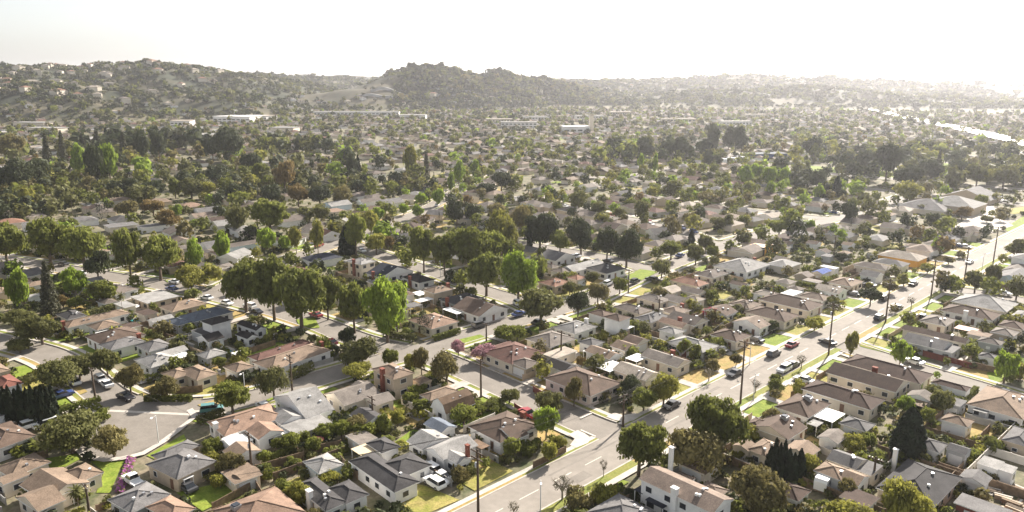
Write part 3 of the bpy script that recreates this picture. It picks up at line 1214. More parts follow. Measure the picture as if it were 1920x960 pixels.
def panel(mb, c, a, nx, w, z0, z1, d0, d1):
    """box standing proud of a wall: centre c on the wall plane, a = wall direction, outward = nx"""
    mx = (c[0] + nx[0] * (d0 + d1) / 2, c[1] + nx[1] * (d0 + d1) / 2)
    mb.box(mx, w / 2, (d1 - d0) / 2, z0, z1, a, bottom=True)
HOUSE_ITEMS, GARAGE_ITEMS = [], []
def make_house(wc, rc, wings, near, seed):
    R = random.Random(seed)
    big = max(w[2] * w[3] for w in wings) * 4
    x0, y0 = wings[0][0], wings[0][1]
    small = big < 46 and len(wings) == 1
    two = wings[0][6] > 4
    nm = 'garage' if small else ('two_storey_house' if two else 'bungalow')
    root = thing(nm, 'x', 'garage' if small else 'house', (x0, y0, 0), 0, 'garages and sheds behind the houses' if small else 'houses of the neighbourhood')
    rm, wm = MB(), MB()
    zt = 0
    for k, (cx, cyy, hu, hw, a, t, z) in enumerate(wings):
        z = z - .035 * k
        zt = max(zt, roof_wing(rm, cx - x0, cyy - y0, hu, hw, a, t, z, caps=near > 0)); wall_wing(wm, cx - x0, cyy - y0, hu, hw, a, t, z)
    ro = rm.build('roof', M['r_' + rc], root); ro.data.materials.append(M['white'] if seed % 3 else M['w_' + wc])
    for k in rm.edge: ro.data.polygons[k].material_index = 1
    wm.build('wall', M['w_' + wc], root)
    if near > 0:
        for k, (cx, cyy, hu, hw, a, t, z) in enumerate(wings):
            i = .38 if min(hu, hw) > 1.8 else .12
            for side in range(4):
                an = a + side * math.pi / 2 - math.pi / 2
                nx = (math.cos(an), math.sin(an))
                hl = (hu if side in (0, 2) else hw) - i; dp = (hw if side in (0, 2) else hu) - i
                c = (cx + nx[0] * dp, cyy + nx[1] * dp)
                if nx[0] * -c[0] + nx[1] * -c[1] < 0: continue
                # hidden inside another wing?
                tang = (math.cos(an + math.pi / 2), math.sin(an + math.pi / 2))
                def free(p, pad=.35):
                    for j, (ox, oy, ou, ow, oa, _, _) in enumerate(wings):
                        if j == k: continue
                        dx, dy = p[0] - ox, p[1] - oy
                        lx, ly = dx * math.cos(oa) + dy * math.sin(oa), -dx * math.sin(oa) + dy * math.cos(oa)
                        if abs(lx) < ou + pad and abs(ly) < ow + pad: return False
                    return True
                wa = an + math.pi / 2
                if small:
                    if side == 0 and seed % 2 == 0 or side == 3 and seed % 2:
                        g = MB(); panel(g, (c[0] - x0, c[1] - y0), wa, nx, min(4.4, hl * 1.5), .05, 2.15, 0, .05); g.build('garage_door', M['garage'], root)
                    elif hl > 1.6:
                        f = MB(); panel(f, (c[0] - x0, c[1] - y0), wa, nx, 1.0, 1.1, 1.9, 0, .04); fo = f.build('window', M['frame'], root)
                        if near > 1:
                            p = MB(); panel(p, (c[0] - x0, c[1] - y0), wa, nx, .84, 1.18, 1.82, .04, .06); p.build('pane', M['glass'], fo)
                    continue
                n = max(1, int(hl * 2 / 3.3)) if hl > 1.3 else 0
                n = min(n, 4)
                for fl in range(2 if z > 4 else 1):
                    for q in range(n):
                        off = (q + .5) / n * 2 * hl - hl + R.uniform(-.35, .35)
                        cc = (c[0] + tang[0] * off, c[1] + tang[1] * off)
                        if not free(cc): continue
                        ww = R.choice((1.1, 1.4, 1.4, 1.8)); zb = fl * 2.75
                        lc = (cc[0] - x0, cc[1] - y0)
                        if fl == 0 and q == n // 2 and side in (0, 3) and n > 1 and R.random() < .6:
                            d = MB(); panel(d, lc, wa, nx, .95, .15, 2.15, 0, .06); d.build('door', M['door'], root); continue
                        f = MB(); panel(f, lc, wa, nx, ww, zb + .95, zb + 2.15, 0, .05); fo = f.build('window', M['frame'], root)
                        if near > 1:
                            p = MB(); panel(p, lc, wa, nx, ww - .18, zb + 1.04, zb + 2.06, .05, .07); p.build('pane', M['glass'], fo)
                        else:
                            fo.data.materials[0] = M['glass']
        # roof vents and chimney
        w0 = wings[0]; cx, cyy, hu, hw, a, t, z = w0
        if t != 'f' and not small:
            for q in range(R.randint(1, 4)):
                lx, ly = R.uniform(-.55, .55) * hu, -R.uniform(.25, .6) * hw
                s = hw if (t == 'g' or (t in 'hb' and hu >= hw)) else hu
                off = abs(ly) if (t == 'g' or (t in 'hb' and hu >= hw)) else abs(lx)
                zz = z + .16 + max(0, (s - off)) * .36
                if t == 'h':
                    zz = z + .16 + min(hu - abs(lx), hw - abs(ly)) * .36
                if t == 'b': zz = z + 2.1
                p = (cx - x0 + lx * math.cos(a) - ly * math.sin(a), cyy - y0 + lx * math.sin(a) + ly * math.cos(a))
                v = MB(); v.box(p, .22, .22, zz - .15, zz + .38, a); v.build('roof_vent', M['metal'] if R.random() < .6 else M['white'], ro)
            if R.random() < .3:
                sx = R.choice((-1, 1))
                p = (cx - x0 + sx * (hu - .1) * math.cos(a), cyy - y0 + sx * (hu - .1) * math.sin(a))
                v = MB(); v.box(p, .4, .55, 0, z + 1.5, a); v.box(p, .5, .65, z + 1.5, z + 1.65, a, bottom=True)
                v.build('chimney', R.choice((M['brick'], M['brick'], M['w_' + wc])), root)
    (GARAGE_ITEMS if small else HOUSE_ITEMS).append((root, x0, y0, None))
    rn, wn = ROOF[rc][0], WALL[wc][0]
    sh = {'h': 'hip', 'g': 'gable', 'G': 'gable', 'f': 'flat', 'b': 'barn'}[wings[0][5]]
    sz = ''
    text = ('small %s outbuilding with %s %s roof' % (wn, rn, sh)) if small else ('%s%s-walled %shouse with %s %s roof' % (sz, wn, 'two-storey ' if two else '', rn, sh))
    root['_t'] = text
    return root
driveway = MB()
def yard(cx, cyy, hu, hw, seed):
    """front lawn and driveway between a house and the nearest kerb"""
    R = random.Random(seed + 999)
    g, k, p = street_gap(cx, cyy)
    if p is None or g > 21 or k == 'avenue': return
    dx, dy = p[0] - cx, p[1] - cyy; L = math.hypot(dx, dy); dx /= L; dy /= L
    w = ALLST[k][0] / 2
    far = L - w - (3.7 if k == 'avenue' else 2.8)
    tx, ty = -dy, dx
    half = 7.0
    z = .03 + .0012 * (seed % 50)
    s = R.choice((-1, 1)) if k != 'avenue' else 1
    a, b = -half + .3, half - .3
    d0, d1 = (half - 3.3, half - .4) if s > 0 else (-half + .4, -half + 3.3)
    def P(u, v, zz): return (cx + dx * v + tx * u, cyy + dy * v + ty * u, zz)
    e = L - w - .3
    def clear(Q, m): return all(street_gap(q[0], q[1])[0] > m for q in Q) and street_gap(sum(q[0] for q in Q) / 4, sum(q[1] for q in Q) / 4)[0] > m and not any(inbulb(q[0], q[1], .5) for q in Q)
    drv = [P(d0, -3, z + .2), P(d1, -3, z + .2), P(d1, e, z + .2), P(d0, e, z + .2)]
    if clear(drv, .1): driveway.poly(drv)
    la, lb = (a, d0 - .2) if s > 0 else (d1 + .2, b)
    kk = R.choice('ggmmdd')
    lq = [P(la, -2, z), P(lb, -2, z), P(lb, far, z), P(la, far, z)]
    if far > 1 and clear(lq, .5): lg[kk].poly(lq)
    # back yard patch
    if R.random() < .8:
        kk = R.choice('gmdd'); bd = R.uniform(5, 9)
        if clear([P(a, -6 - bd, 0), P(b, -6 - bd, 0), P(b, -3, 0), P(a, -3, 0)], 3): lg[kk].poly([P(a + R.uniform(0, 3), -6 - bd, z - .01), P(b - R.uniform(0, 3), -6 - bd, z - .01), P(b - R.uniform(0, 3), -3, z - .01), P(a, -3, z - .01)])
    if R.random() < .6:
        if clear([P(a + 3, -9, 0), P(a + 8, -9, 0), P(a + 8, -4, 0), P(a + 3, -4, 0)], 3): driveway.poly([P(a + 3, -9, z + .02), P(a + 8, -9, z + .02), P(a + 8, -4, z + .02), P(a + 3, -4, z + .02)])
for n, l in enumerate(HOUSES.strip().splitlines()):
    head, ang = l.rsplit('@', 1); parts = head.split('|'); wc, rc, _ = parts[0].split(); a = math.radians(float(ang))
    ws = []
    for q in parts[1:]:
        v = q.split(); ws.append((int(v[0]) / 10, int(v[1]) / 10, int(v[2]) / 10 * 1.11, int(v[3]) / 10 * 1.11, a, v[4], int(v[5]) / 10))
    d = math.hypot(ws[0][0], ws[0][1])
    make_house(wc, rc, ws, 2 if d < 215 else (1 if d < 300 else 0), n)
    for w in ws: HL.append((w[0], w[1], max(w[2], w[3])))
    if n not in (2, 3, 13, 16): yard(ws[0][0], ws[0][1], ws[0][2], ws[0][3], n)
NB = len(HL)
def near_built(x, y, pad):
    for hx, hy, r in HL:
        if abs(hx - x) < 26 and abs(hy - y) < 26 and math.hypot(hx - x, hy - y) < r + pad: return True
    return False
# places where the photograph shows no houses
NOHOUSE = [[(-420, 440), (-300, 410), (-190, 455), (-80, 470), (-75, 510), (-200, 520), (-420, 530)], [(180, 480), (330, 395), (600, 600), (520, 760), (330, 700), (205, 640)],
           [(205, 395), (300, 380), (420, 480), (300, 500)]]
def view_ok(x, y, m=1.06):
    return y > 60 and abs(x) < y * 0.70 * m + 10
cand = []
R = random.Random(3)
for k, (w, P) in ALLST.items():
    if k in ('parB', 'avenue'): pass
    L = 0; nxt = {1: 6.0, -1: 9.0}
    for i in range(1, len(P)):
        L += math.hypot(P[i][0] - P[i - 1][0], P[i][1] - P[i - 1][1])
        for s in (1, -1):
            if L > nxt[s]:
                nxt[s] = L + R.uniform(13.6, 15.6)
                c = offs(P, i, s * (w / 2 + R.uniform(12, 14.5)))
                a = math.atan2(P[i][1] - P[i - 1][1], P[i][0] - P[i - 1][0])
                cand.append((c[0], c[1], a, k))
# the fabric beyond the traced streets, on a loose grid
for s in range(-200, 1700, 33):
    for t in range(-900, 1600, 15):
        x, y = st(s + R.uniform(-3, 3), t + R.uniform(-2, 2) + 6 * math.sin(s))
        if math.hypot(x, y) > 360 and not (300 < s < 930 and -260 < t < 480) : cand.append((x, y, A0 + (math.pi / 2 if (s // 33) % 5 == 0 else 0), 'grid'))
fill = []
for x, y, a, k in cand:
    if not view_ok(x, y) or math.hypot(x, y) > 1750: continue
    if y < 330 and k != 'grid' and -140 < x < 190 and y < 235: 
        if near_built(x, y, 7.5): continue
    if near_built(x, y, 6.5): continue
    g, _, _ = street_gap(x, y)
    if g < 6.0 or inbulb(x, y, 9) or inpoly(x, y, LOT): continue
    if any(inpoly(x, y, Q) for Q in NOHOUSE): continue
    h = float(terrain(x, y))
    if h > 30 or (h > 4 and R.random() < .45) or (k == 'grid' and R.random() < .22): continue
    hx, hy = R.uniform(4.6, 6.4), R.uniform(4.0, 5.4)
    fill.append((x, y, a, hx, hy, h)); HL.append((x, y, 5.5))
# small garages and sheds in the back yards
sheds = []
for _ in range(9000):
    y = R.uniform(115, 330); x = R.uniform(-.7, .7) * y
    if len(sheds) > 40: break
    if near_built(x, y, 3.6) or street_gap(x, y)[0] < 11 or inbulb(x, y, 9) or any(inpoly(x, y, Q) for Q in NOHOUSE) or inpoly(x, y, LOT): continue
    if any(inpoly(x, y, Q) for Q in LAWNP): continue
    sheds.append((x, y)); HL.append((x, y, 2.8))
for n, (x, y) in enumerate(sheds):
    aa = A0 if x > -55 else math.radians(52)
    make_house(R.choice('wwcctg'), R.choice(['gb', 'gy', 'tn', 'bn', 'tg', 'db']), [(x, y, R.uniform(2.0, 3.0), R.uniform(2.0, 3.2), aa, R.choice('hgGf'), 2.5)], 1 if y < 220 else 0, 5000 + n)
fill.sort(key=lambda q: math.hypot(q[0], q[1]))
RC = ['gb', 'tg', 'gb', 'lg', 'gy', 'tn', 'bn', 'tb', 'bn', 'dg', 'gb', 'tg', 'tb', 'lt', 'db', 'gy', 'rb', 'gb']
HB, STF = [], []
n_tall = len(HOUSE_ITEMS)
QUOTA = 296 - n_tall
for n, (x, y, a, hx, hy, h) in enumerate(fill):
    R2 = random.Random(1000 + n)
    rc = R2.choice(RC); wc = R2.choice('wwcccct')
    t = R2.choice('hhhgGh')
    ws = [(x, y, hx, hy, a, t, 2.8)]
    if R2.random() < .75:
        ca, sa = math.cos(a), math.sin(a); lx, ly = R2.choice((-1, 1)) * hx * .5, R2.choice((-1, 1)) * hy * .8
        ws.append((x + lx * ca - ly * sa, y + lx * sa + ly * ca, R2.uniform(2.4, 3.2), R2.uniform(2.8, 3.8), a, R2.choice('hG'), 2.75))
    if n < QUOTA:
        make_house(wc, rc, ws, 1 if math.hypot(x, y) < 300 else 0, 1000 + n)
        yard(x, y, hx, hy, n + 300)
        STF.append((x, y, a))
    else:
        HB.append((ws, rc, wc, h))
        if math.hypot(x, y) < 900: yard(x, y, hx, hy, n + 300)
where('house', [(o, x, y, o['_t']) for o, x, y, _ in HOUSE_ITEMS])
where('garage', [(o, x, y, o['_t']) for o, x, y, _ in GARAGE_ITEMS])
for o, *_ in HOUSE_ITEMS + GARAGE_ITEMS: del o['_t']
# the roofs beyond them, too many to name: one mass
mb = MB(); mi = []
keys = sorted(ROOF); wkeys = sorted(WALL)
dm = bpy.data.meshes.new('distant_houses')
for ws, rc, wc, h in HB:
    for (cx, cyy, hu, hw, a, t, z) in ws:
        n0 = len(mb.f); roof_wing(mb, cx, cyy, hu, hw, a, t, z + h); mi += [keys.index(rc)] * (len(mb.f) - n0)
        n0 = len(mb.f); mb.box((cx, cyy), hu - .4, hw - .4, h - 3, h + z, a); mi += [len(keys) + wkeys.index(wc)] * (len(mb.f) - n0)
dm.from_pydata(mb.v, [], mb.f)
for k in keys: dm.materials.append(M['r_' + k])
for k in wkeys: dm.materials.append(M['w_' + k])
dm.polygons.foreach_set('material_index', mi); dm.update()
tag(link('distant_houses', dm), 'pale mass of low roofs filling the valley beyond the traced streets', 'houses', kind='stuff')
struct('driveway', driveway, M['drive'])
for k, nme in (('g', 'green_lawn'), ('m', 'patchy_lawn'), ('d', 'dry_lawn')): struct(nme, lg[k], M['lawn_' + k])

# ---------------------------------------------------------------- patio covers and awnings (each on its posts)
ci = []
CN = dict(wh='white', cr='cream', br='rust brown', db='dark blue', lg='pale grey', ta='tan', gy='grey', pk='pink')
for l in COVERS.strip().splitlines():
    q = l.split(); cx, cyy, hu, hw, z, A = [int(v) for v in q[1:]]; cx /= 10; cyy /= 10; hu /= 10; hw /= 10; z /= 10; A = math.radians(A)
    root = thing('patio_cover', 'x', 'patio cover', (cx, cyy, 0), A, 'patio covers beside the houses')
    r = MB(); r.box((0, 0), hu, hw, z - .12, z, 0, bottom=True); r.build('roof', COVC[q[0]], root)
    for sx in (-1, 1):
        for sy in (-1, 1):
            p = MB(); p.box((sx * (hu - .15), sy * (hw - .15)), .06, .06, 0, z - .125); p.build('post', M['white'], root)
    ci.append((root, cx, cyy, 'flat %s patio cover' % CN[q[0]]))
where('cover', ci)
# ---------------------------------------------------------------- trees
LEAF = {}
def leafmat(k, c, tr=.34, rnd=.16):
    LEAF[k] = mat(k + '_foliage', c, .75, var=.42, scale=.55, rnd=rnd, trans=tr, spec=.15)
leafmat('dark', (.058, .068, .030), .26); leafmat('olive', (.135, .135, .046), .38); leafmat('green', (.17, .185, .040), .46)
leafmat('deep', (.145, .158, .038), .42); leafmat('lime', (.22, .29, .04), .48); leafmat('yellow', (.25, .24, .05), .42)
leafmat('brown', (.175, .15, .058), .36); leafmat('autumn', (.19, .135, .05), .36); leafmat('cypress', (.022, .030, .016), .10)
leafmat('pine', (.085, .085, .050), .22); leafmat('pink', (.40, .23, .25), .4); leafmat('magenta', (.50, .02, .11), .3); leafmat('grey', (.13, .12, .085), .3)
leafmat('flowers', (.42, .16, .36), .3)

def quads(P, N, size, g, aspect=1.4):
    """leaf-clump quads centred at P, facing roughly N"""
    n = len(P)
    N = N + g.normal(0, .5, (n, 3)); N /= np.linalg.norm(N, axis=1, keepdims=True) + 1e-9
    T = np.cross(N, g.normal(0, 1, (n, 3))); T /= np.linalg.norm(T, axis=1, keepdims=True) + 1e-9
    B = np.cross(N, T); s = size * g.uniform(.55, 1.25, (n, 1))
    T = T * s * aspect * .5; B = B * s * .5
    V = np.stack([P - T - B * .3, P - B, P + T + B * .2, P + B * 1.1], 1).reshape(-1, 3)
    return V, np.arange(4 * n).reshape(-1, 4)
def lobed(g, n, nl, lr, zlo, shape):
    """points and normals on the surfaces of leaf clumps set round a crown (unit radius, z 0..1)"""
    C = []
    while len(C) < nl:
        d = g.normal(0, 1, 3); d /= np.linalg.norm(d)
        if shape == 'dome' and d[2] < -.35: continue
        r = g.uniform(.52, .82)
        C.append(d * r)
    C = np.array(C); C[:, 2] = .5 + C[:, 2] * .47
    if shape == 'poplar':
        k = np.clip(1.15 - np.abs(C[:, 2] - .42) * 1.35, .2, 1); C[:, :2] *= k[:, None]
    if shape == 'dome': C[:, 2] = np.clip(C[:, 2], .22, 2)
    R_ = g.uniform(lr * .7, lr * 1.25, nl)
    i = g.integers(0, nl, n); d = g.normal(0, 1, (n, 3)); d /= np.linalg.norm(d, axis=1, keepdims=True)
    flip = (d[:, 2] < -.3) & (g.uniform(0, 1, n) < .6); d[flip, 2] *= -1
    rr = R_[i] * np.where(g.uniform(0, 1, n) < .12, g.uniform(1.0, 1.38, n), g.uniform(.6, 1.06, n))
    P = C[i] + d * rr[:, None] * np.array([1, 1, .5])
    keep = P[:, 2] > zlo
    return P[keep], d[keep]
CROWN = {}
def crown(shape, lod, var, lk):
    key = (shape, lod, var, lk)
    if key in CROWN: return CROWN[key]
    g = np.random.default_rng(abs(hash((shape, var))) % 9999 if False else (len(shape) * 131 + var * 17 + lod))
    n = (7000, 2200, 700)[lod]; sz = (.085, .13, .21)[lod]
    if shape == 'cypress':
        z = g.uniform(0, 1, n) ** 1.15; a = g.uniform(0, 6.283, n)
        prof = np.clip(np.minimum(z * 7 + .45, 1) * (1 - z ** 2.2) ** .75, .03, 1) * (1 + .16 * np.sin(5 * a + 3 * z * 6 + var))
        r = prof * g.uniform(.72, 1.03, len(z))
        P = np.stack([r * np.cos(a), r * np.sin(a), z], 1); N = np.stack([np.cos(a), np.sin(a), .5 + 0 * a], 1); asp = 1.2
        P[:, 2] += 0; V, F = quads(P, N, sz * 2.6, g, 1.0); V[:, 2] = P[:, 2].repeat(4) + (V[:, 2] - P[:, 2].repeat(4)) * .28
    elif shape == 'conifer':
        k = g.integers(0, 15, n); z = .06 + k / 15 * .94; a = g.uniform(0, 6.283, n)
        br = np.round(a / .9) * .9 + k * .7; a = br + g.normal(0, .16, n)
        rad = (1 - z) ** .85 * 1.0 + .03; r = rad * np.sqrt(g.uniform(.02, 1, n))
        P = np.stack([r * np.cos(a), r * np.sin(a), z - .07 * r + g.normal(0, .008, n)], 1)
        N = np.stack([.2 * np.cos(a), .2 * np.sin(a), 1 + 0 * a], 1); V, F = quads(P, N, sz * 1.1, g, 2)
        V[:, 2] = P[:, 2].repeat(4) + (V[:, 2] - P[:, 2].repeat(4)) * .35
    elif shape == 'palm':
        Vs = []; Fs = []; c = 0
        for q in range(34):
            a = q * 2.399; el = 1.25 - q / 34 * 2.0; L = 1.0; p = np.array([0, 0, .55]); d = np.array([math.cos(a) * math.cos(el), math.sin(a) * math.cos(el), math.sin(el)]); side = np.array([-math.sin(a), math.cos(a), 0])
            pts = []
            for st_ in range(6):
                w_ = .13 * (1 - abs(st_ - 2) / 4.2); pts += [p - side * w_ - np.array([0, 0, .04]), p, p + side * w_ - np.array([0, 0, .04])]
                p = p + d * L / 5.5; d = d + np.array([0, 0, -.22]); d /= np.linalg.norm(d)
            for st_ in range(5):
                for u_ in (0, 1): Fs.append([c + st_ * 3 + u_, c + st_ * 3 + u_ + 1, c + st_ * 3 + u_ + 4, c + st_ * 3 + u_ + 3])
            Vs += pts; c += 18
        V = np.array(Vs); V[:, 2] = V[:, 2] * .8 + .05; F = np.array(Fs)
    elif shape == 'bare':
        P, N = lobed(g, n // 9, 30, .22, .25, 'round'); V, F = quads(P, N, sz * .7, g)
    else:
        nl = {'round': 26, 'broad': 44, 'dome': 28, 'poplar': 32, 'bush': 15}[shape]
        lr = {'round': .35, 'broad': .27, 'dome': .36, 'poplar': .30, 'bush': .46}[shape]
        nl = int(nl * (1, .62, 1.25, .8, .5)[var % 5]); lr = lr * (1, 1.22, .88, 1.1, 1.3)[var % 5]
        P, N = lobed(g, n, nl, lr, .02, shape); V, F = quads(P, N, sz, g)
        # dark inner leaves close most of the gaps
        m = n // 7; d = g.normal(0, 1, (m, 3)); d /= np.linalg.norm(d, axis=1, keepdims=True); Q = d * (g.uniform(.2, .62, (m, 1))); Q[:, 2] = .5 + Q[:, 2] * .5
        if shape == 'poplar': Q[:, :2] *= .7
        V2, F2 = quads(Q, d, sz * 2.2, g); V = np.concatenate([V, V2]); F = np.concatenate([F, F2 + len(V) - len(V2)])
    CROWN[key] = np_mesh(shape + '_crown', V, F, LEAF[lk]); return CROWN[key]
TRUNK = {}
def trunk(kind, var, m):
    key = (kind, var, m.name)
    if key in TRUNK: return TRUNK[key]
    g = random.Random(var * 7 + len(kind)); mb = MB()
    if kind == 'pole':
        mb.tube((0, 0, 0), (.0, 0, 1), .05, .02, 6)
    elif kind == 'palm':
        p = Vector((0, 0, 0))
        for k in range(5):
            q = Vector((.03 * math.sin(k * .5 + var), .02 * k / 4, (k + 1) / 5)); mb.tube(p, q, .045 - .003 * k, .042 - .003 * k, 7); p = q
    else:
        h = .42 if kind == 'low' else .5
        mb.tube((0, 0, -.03), (.01, .01, h), .06, .042, 8)
        nb = 6 if kind != 'bare' else 9
        for k in range(nb):
            a = k * 6.283 / nb + g.uniform(-.3, .3); r = g.uniform(.28, .5); z = g.uniform(.7, .98)
            mid = Vector((math.cos(a) * r * .5, math.sin(a) * r * .5, h + (z - h) * .5)); end = Vector((math.cos(a) * r, math.sin(a) * r, z))
            b0 = Vector((0, 0, h * g.uniform(.72, 1.0))); mb.tube(b0, mid, .034, .022, 5, False); mb.tube(mid, end, .022, .008, 5)
            e2 = mid + Vector((math.cos(a + .8) * .2, math.sin(a + .8) * .2, .2)); mb.tube(mid, e2, .016, .006, 4)
            if kind == 'bare':
                for b in (-.5, .5):
                    mb.tube(mid.lerp(end, .5), end + Vector((math.cos(a + b) * .14, math.sin(a + b) * .14, .08)), .012, .004, 4)
    TRUNK[key] = mb.mesh('trunk', m, True); return TRUNK[key]
# kind: shape, foliage, crown base (share of height), trunk kind, pale bark, words
KIND = {'o': ('round', 'olive', .22, 'n', 'round olive-green oak', 'oak_tree'), 'd': ('round', 'dark', .24, 'n', 'dense dark evergreen tree', 'evergreen_tree'),
        'd2': ('dome', 'dark', .30, 'n', 'dark rounded tree on a slim trunk', 'evergreen_tree'), 'b': ('round', 'brown', .24, 'n', 'thin brownish-olive yard tree', 'pepper_tree'),
        'g': ('broad', 'green', .25, 'n', 'mid-green leafy tree', 'leafy_tree'), 'f': ('broad', 'deep', .22, 'n', 'massive deep-green shade tree', 'shade_tree'),
        'f2': ('broad', 'lime', .14, 'n', 'broad bright green tree', 'shade_tree'), 'l': ('poplar', 'lime', .14, 'n', 'slim lime-green young tree', 'young_tree'),
        'l2': ('poplar', 'lime', .10, 'n', 'tall lime-green tree', 'young_tree'), 'y': ('round', 'yellow', .2, 'n', 'yellow-green rounded tree', 'yellow_tree'),
        's2': ('poplar', 'yellow', .2, 'n', 'sparse yellow-green sapling', 'young_tree'), 'r': ('round', 'autumn', .25, 'n', 'rusty orange autumn tree', 'autumn_tree'),
        'c': ('cypress', 'cypress', .02, 'pole', 'narrow black-green cypress', 'cypress_tree'), 's': ('conifer', 'pine', .04, 'pole', 'tall feathery deodar', 'conifer_tree'),
        'p': ('palm', 'olive', .80, 'palm', 'slender palm with a shaggy head', 'palm_tree'), 't': ('bare', 'grey', .30, 'bare', 'nearly leafless small street tree', 'bare_tree'),
        'k': ('bush', 'green', .04, 'n', 'low rounded green bush tree', 'bush_tree')}
TI = []
def place_tree(k, x, y, h, w, i, z=0.0):
    shape, lk, cb, tk, words, nm = KIND[k]
    px = w / math.hypot(x, y) * 755
    lod = 0 if px > 24 else (1 if px > 9 else 2)
    v = i % 5
    root = thing(nm, 'x', 'tree', (x, y, z), (i * 2.399) % 6.283, 'trees of the neighbourhood')
    tr = trunk(tk, v, M['palebark'] if k in ('t', 'l', 'l2', 's2') else M['bark'])
    to = link('trunk', tr, root)
    if tk == 'palm': ts = 7.0; to.scale = (w * .12 / .09 * .35, w * .12 / .09 * .35, h * .9)
    elif tk == 'pole': to.scale = (h * .18, h * .18, h * .95)
    else: to.scale = (w * .62, w * .62, h * .78) if k != 't' else (w * .8, w * .8, h * .9)
    co = link('crown', crown(shape, lod, v, lk), root)
    hc = h * (1 - cb)
    if shape == 'palm': co.scale = (w * .5, w * .5, h * .3); co.location = (0, 0, h * .76)
    else:
        e = .10 * math.sin(i * 1.7); co.scale = (w * .47 * (1 + e), w * .47 * (1 - e), hc); co.location = (0, 0, h * cb)
        if shape not in ('cypress', 'conifer'): co.rotation_euler = (.07 * math.sin(i * 2.3), .07 * math.cos(i * 3.1), 0)
    TI.append((root, x, y, words)); return root
tlist = []
for l in TREES.strip().splitlines():
    q = l.split(); x, y, h, w = [int(v) / 10 for v in q[1:]]
    tlist.append((q[0], x, y, h, max(w * (1.45 if q[0] == 'c' and h < 12 else 1.15 if q[0] == 'c' else 1), 1.2)))
nt_ = [(x, y, w) for _, x, y, h, w in tlist]
def tree_near(x, y, d):
    for a, b, w in nt_:
        if abs(a - x) < d + w and math.hypot(a - x, b - y) < d + w * .35: return True
    return False
R = random.Random(21)
extra = []
# woods: belts of trees that the photograph shows as dark masses
BELTS = [([(-460, 450), (-330, 405), (-225, 430), (-120, 470), (-60, 475), (-65, 525), (-190, 540), (-330, 540), (-460, 540)], 9.3, 'doodgofyb', 10), ([(-460, 540), (-65, 530), (-90, 620), (-190, 680), (-560, 690)], 26, 'dodgofylb', 13), ([(-330, 360), (-255, 372), (-230, 430), (-330, 430)], 9, 'ddoo', 10),
         ([(190, 560), (250, 470), (330, 520), (430, 470), (560, 560), (520, 740), (360, 720), (240, 690)], 16, 'doddgoyd', 13),
         ([(60, 650), (120, 640), (200, 700), (160, 760), (70, 740)], 20, 'doddg', 15), ([(-430, 690), (-330, 690), (-300, 800), (-420, 830)], 17, 'ddsdo', 20),
         ([(-300, 760), (-180, 700), (-150, 760), (-260, 840)], 16, 'dogd', 15), ([(160, 470), (215, 455), (240, 520), (180, 545)], 10, 'dgld', 11)]
for Q, sp, kinds, hh in BELTS:
    sp *= 1.22
    xs_ = [p[0] for p in Q]; ys_ = [p[1] for p in Q]
    n = int((max(xs_) - min(xs_)) * (max(ys_) - min(ys_)) / sp / sp)
    for _ in range(n):
        x, y = R.uniform(min(xs_), max(xs_)), R.uniform(min(ys_), max(ys_))
        if inpoly(x, y, Q) and street_gap(x, y)[0] > 1:
            h = hh * R.uniform(.6, 1.25); extra.append((R.choice(kinds), x, y, h, h * R.uniform(.7, 1.0)))
# street trees along the procedural streets and yard trees behind the houses
for k, (w, P) in ALLST.items():
    if k in ('avenue', 'crossA', 'parB', 'crossC', 'crossG'): continue
    L = 0
    for i in range(1, len(P)):
        L += 2.2
        for s in (1, -1):
            if R.random() < .12:
                c = offs(P, i, s * (w / 2 + 1.4))
                if not view_ok(*c) or street_gap(*c)[0] < .8 or tree_near(c[0], c[1], 4): continue
                if c[1] < 235: continue
                h = R.uniform(4, 9.5); extra.append((R.choice('oodgbggyl') if k != 'crossF' else 'd', c[0], c[1], h, h * R.uniform(.7, 1.05)))
for x, y, a, hx, hy, h0 in fill:
    for q in range(3):
        if R.random() < .82:
            d = R.uniform(7.0, 11); an = R.uniform(0, 6.28); xx, yy = x + d * math.cos(an), y + d * math.sin(an)
            if street_gap(xx, yy)[0] < 1 or near_built(xx, yy, 1): continue
            h = R.uniform(3, 8.5) * (1.5 if R.random() < .08 else 1); extra.append((R.choice('oodddgbgggykldc' if q else 'ooddbggrl'), xx, yy, h, h * R.uniform(.65, 1.0) if R.random() > .1 else h * .6))
for l in [0]:
    for hx, hy, r in HL[:NB]:
        for q in range(3):
            d = r + R.uniform(1.5, 4.5); an = R.uniform(0, 6.28); xx, yy = hx + d * math.cos(an), hy + d * math.sin(an)
            if yy < 175 or street_gap(xx, yy)[0] < 2.5 or near_built(xx, yy, .8) or tree_near(xx, yy, 2.5): continue
            if R.random() < .42:
                h = R.uniform(2.5, 5.5); extra.append((R.choice('oogbykg'), xx, yy, h, h * R.uniform(.7, 1.05)))
cyp_fix = {}
extra = [(('c' if k == 'c' else k), x, y, h, (w if k != 'c' else h * .2)) for k, x, y, h, w in extra if view_ok(x, y, 1.08)]
allt = [(w * h ** .5 / math.hypot(x, y) + 9, k, x, y, h, w) for k, x, y, h, w in tlist] + [(w * h ** .5 / math.hypot(x, y), k, x, y, h, w) for k, x, y, h, w in extra]
allt.sort(key=lambda q: -q[0])
NT = 298
for i, (_, k, x, y, h, w) in enumerate(allt[:NT]): place_tree(k, x, y, h, w, i)
where('tree', [(o, x, y, t) for o, x, y, t in TI])

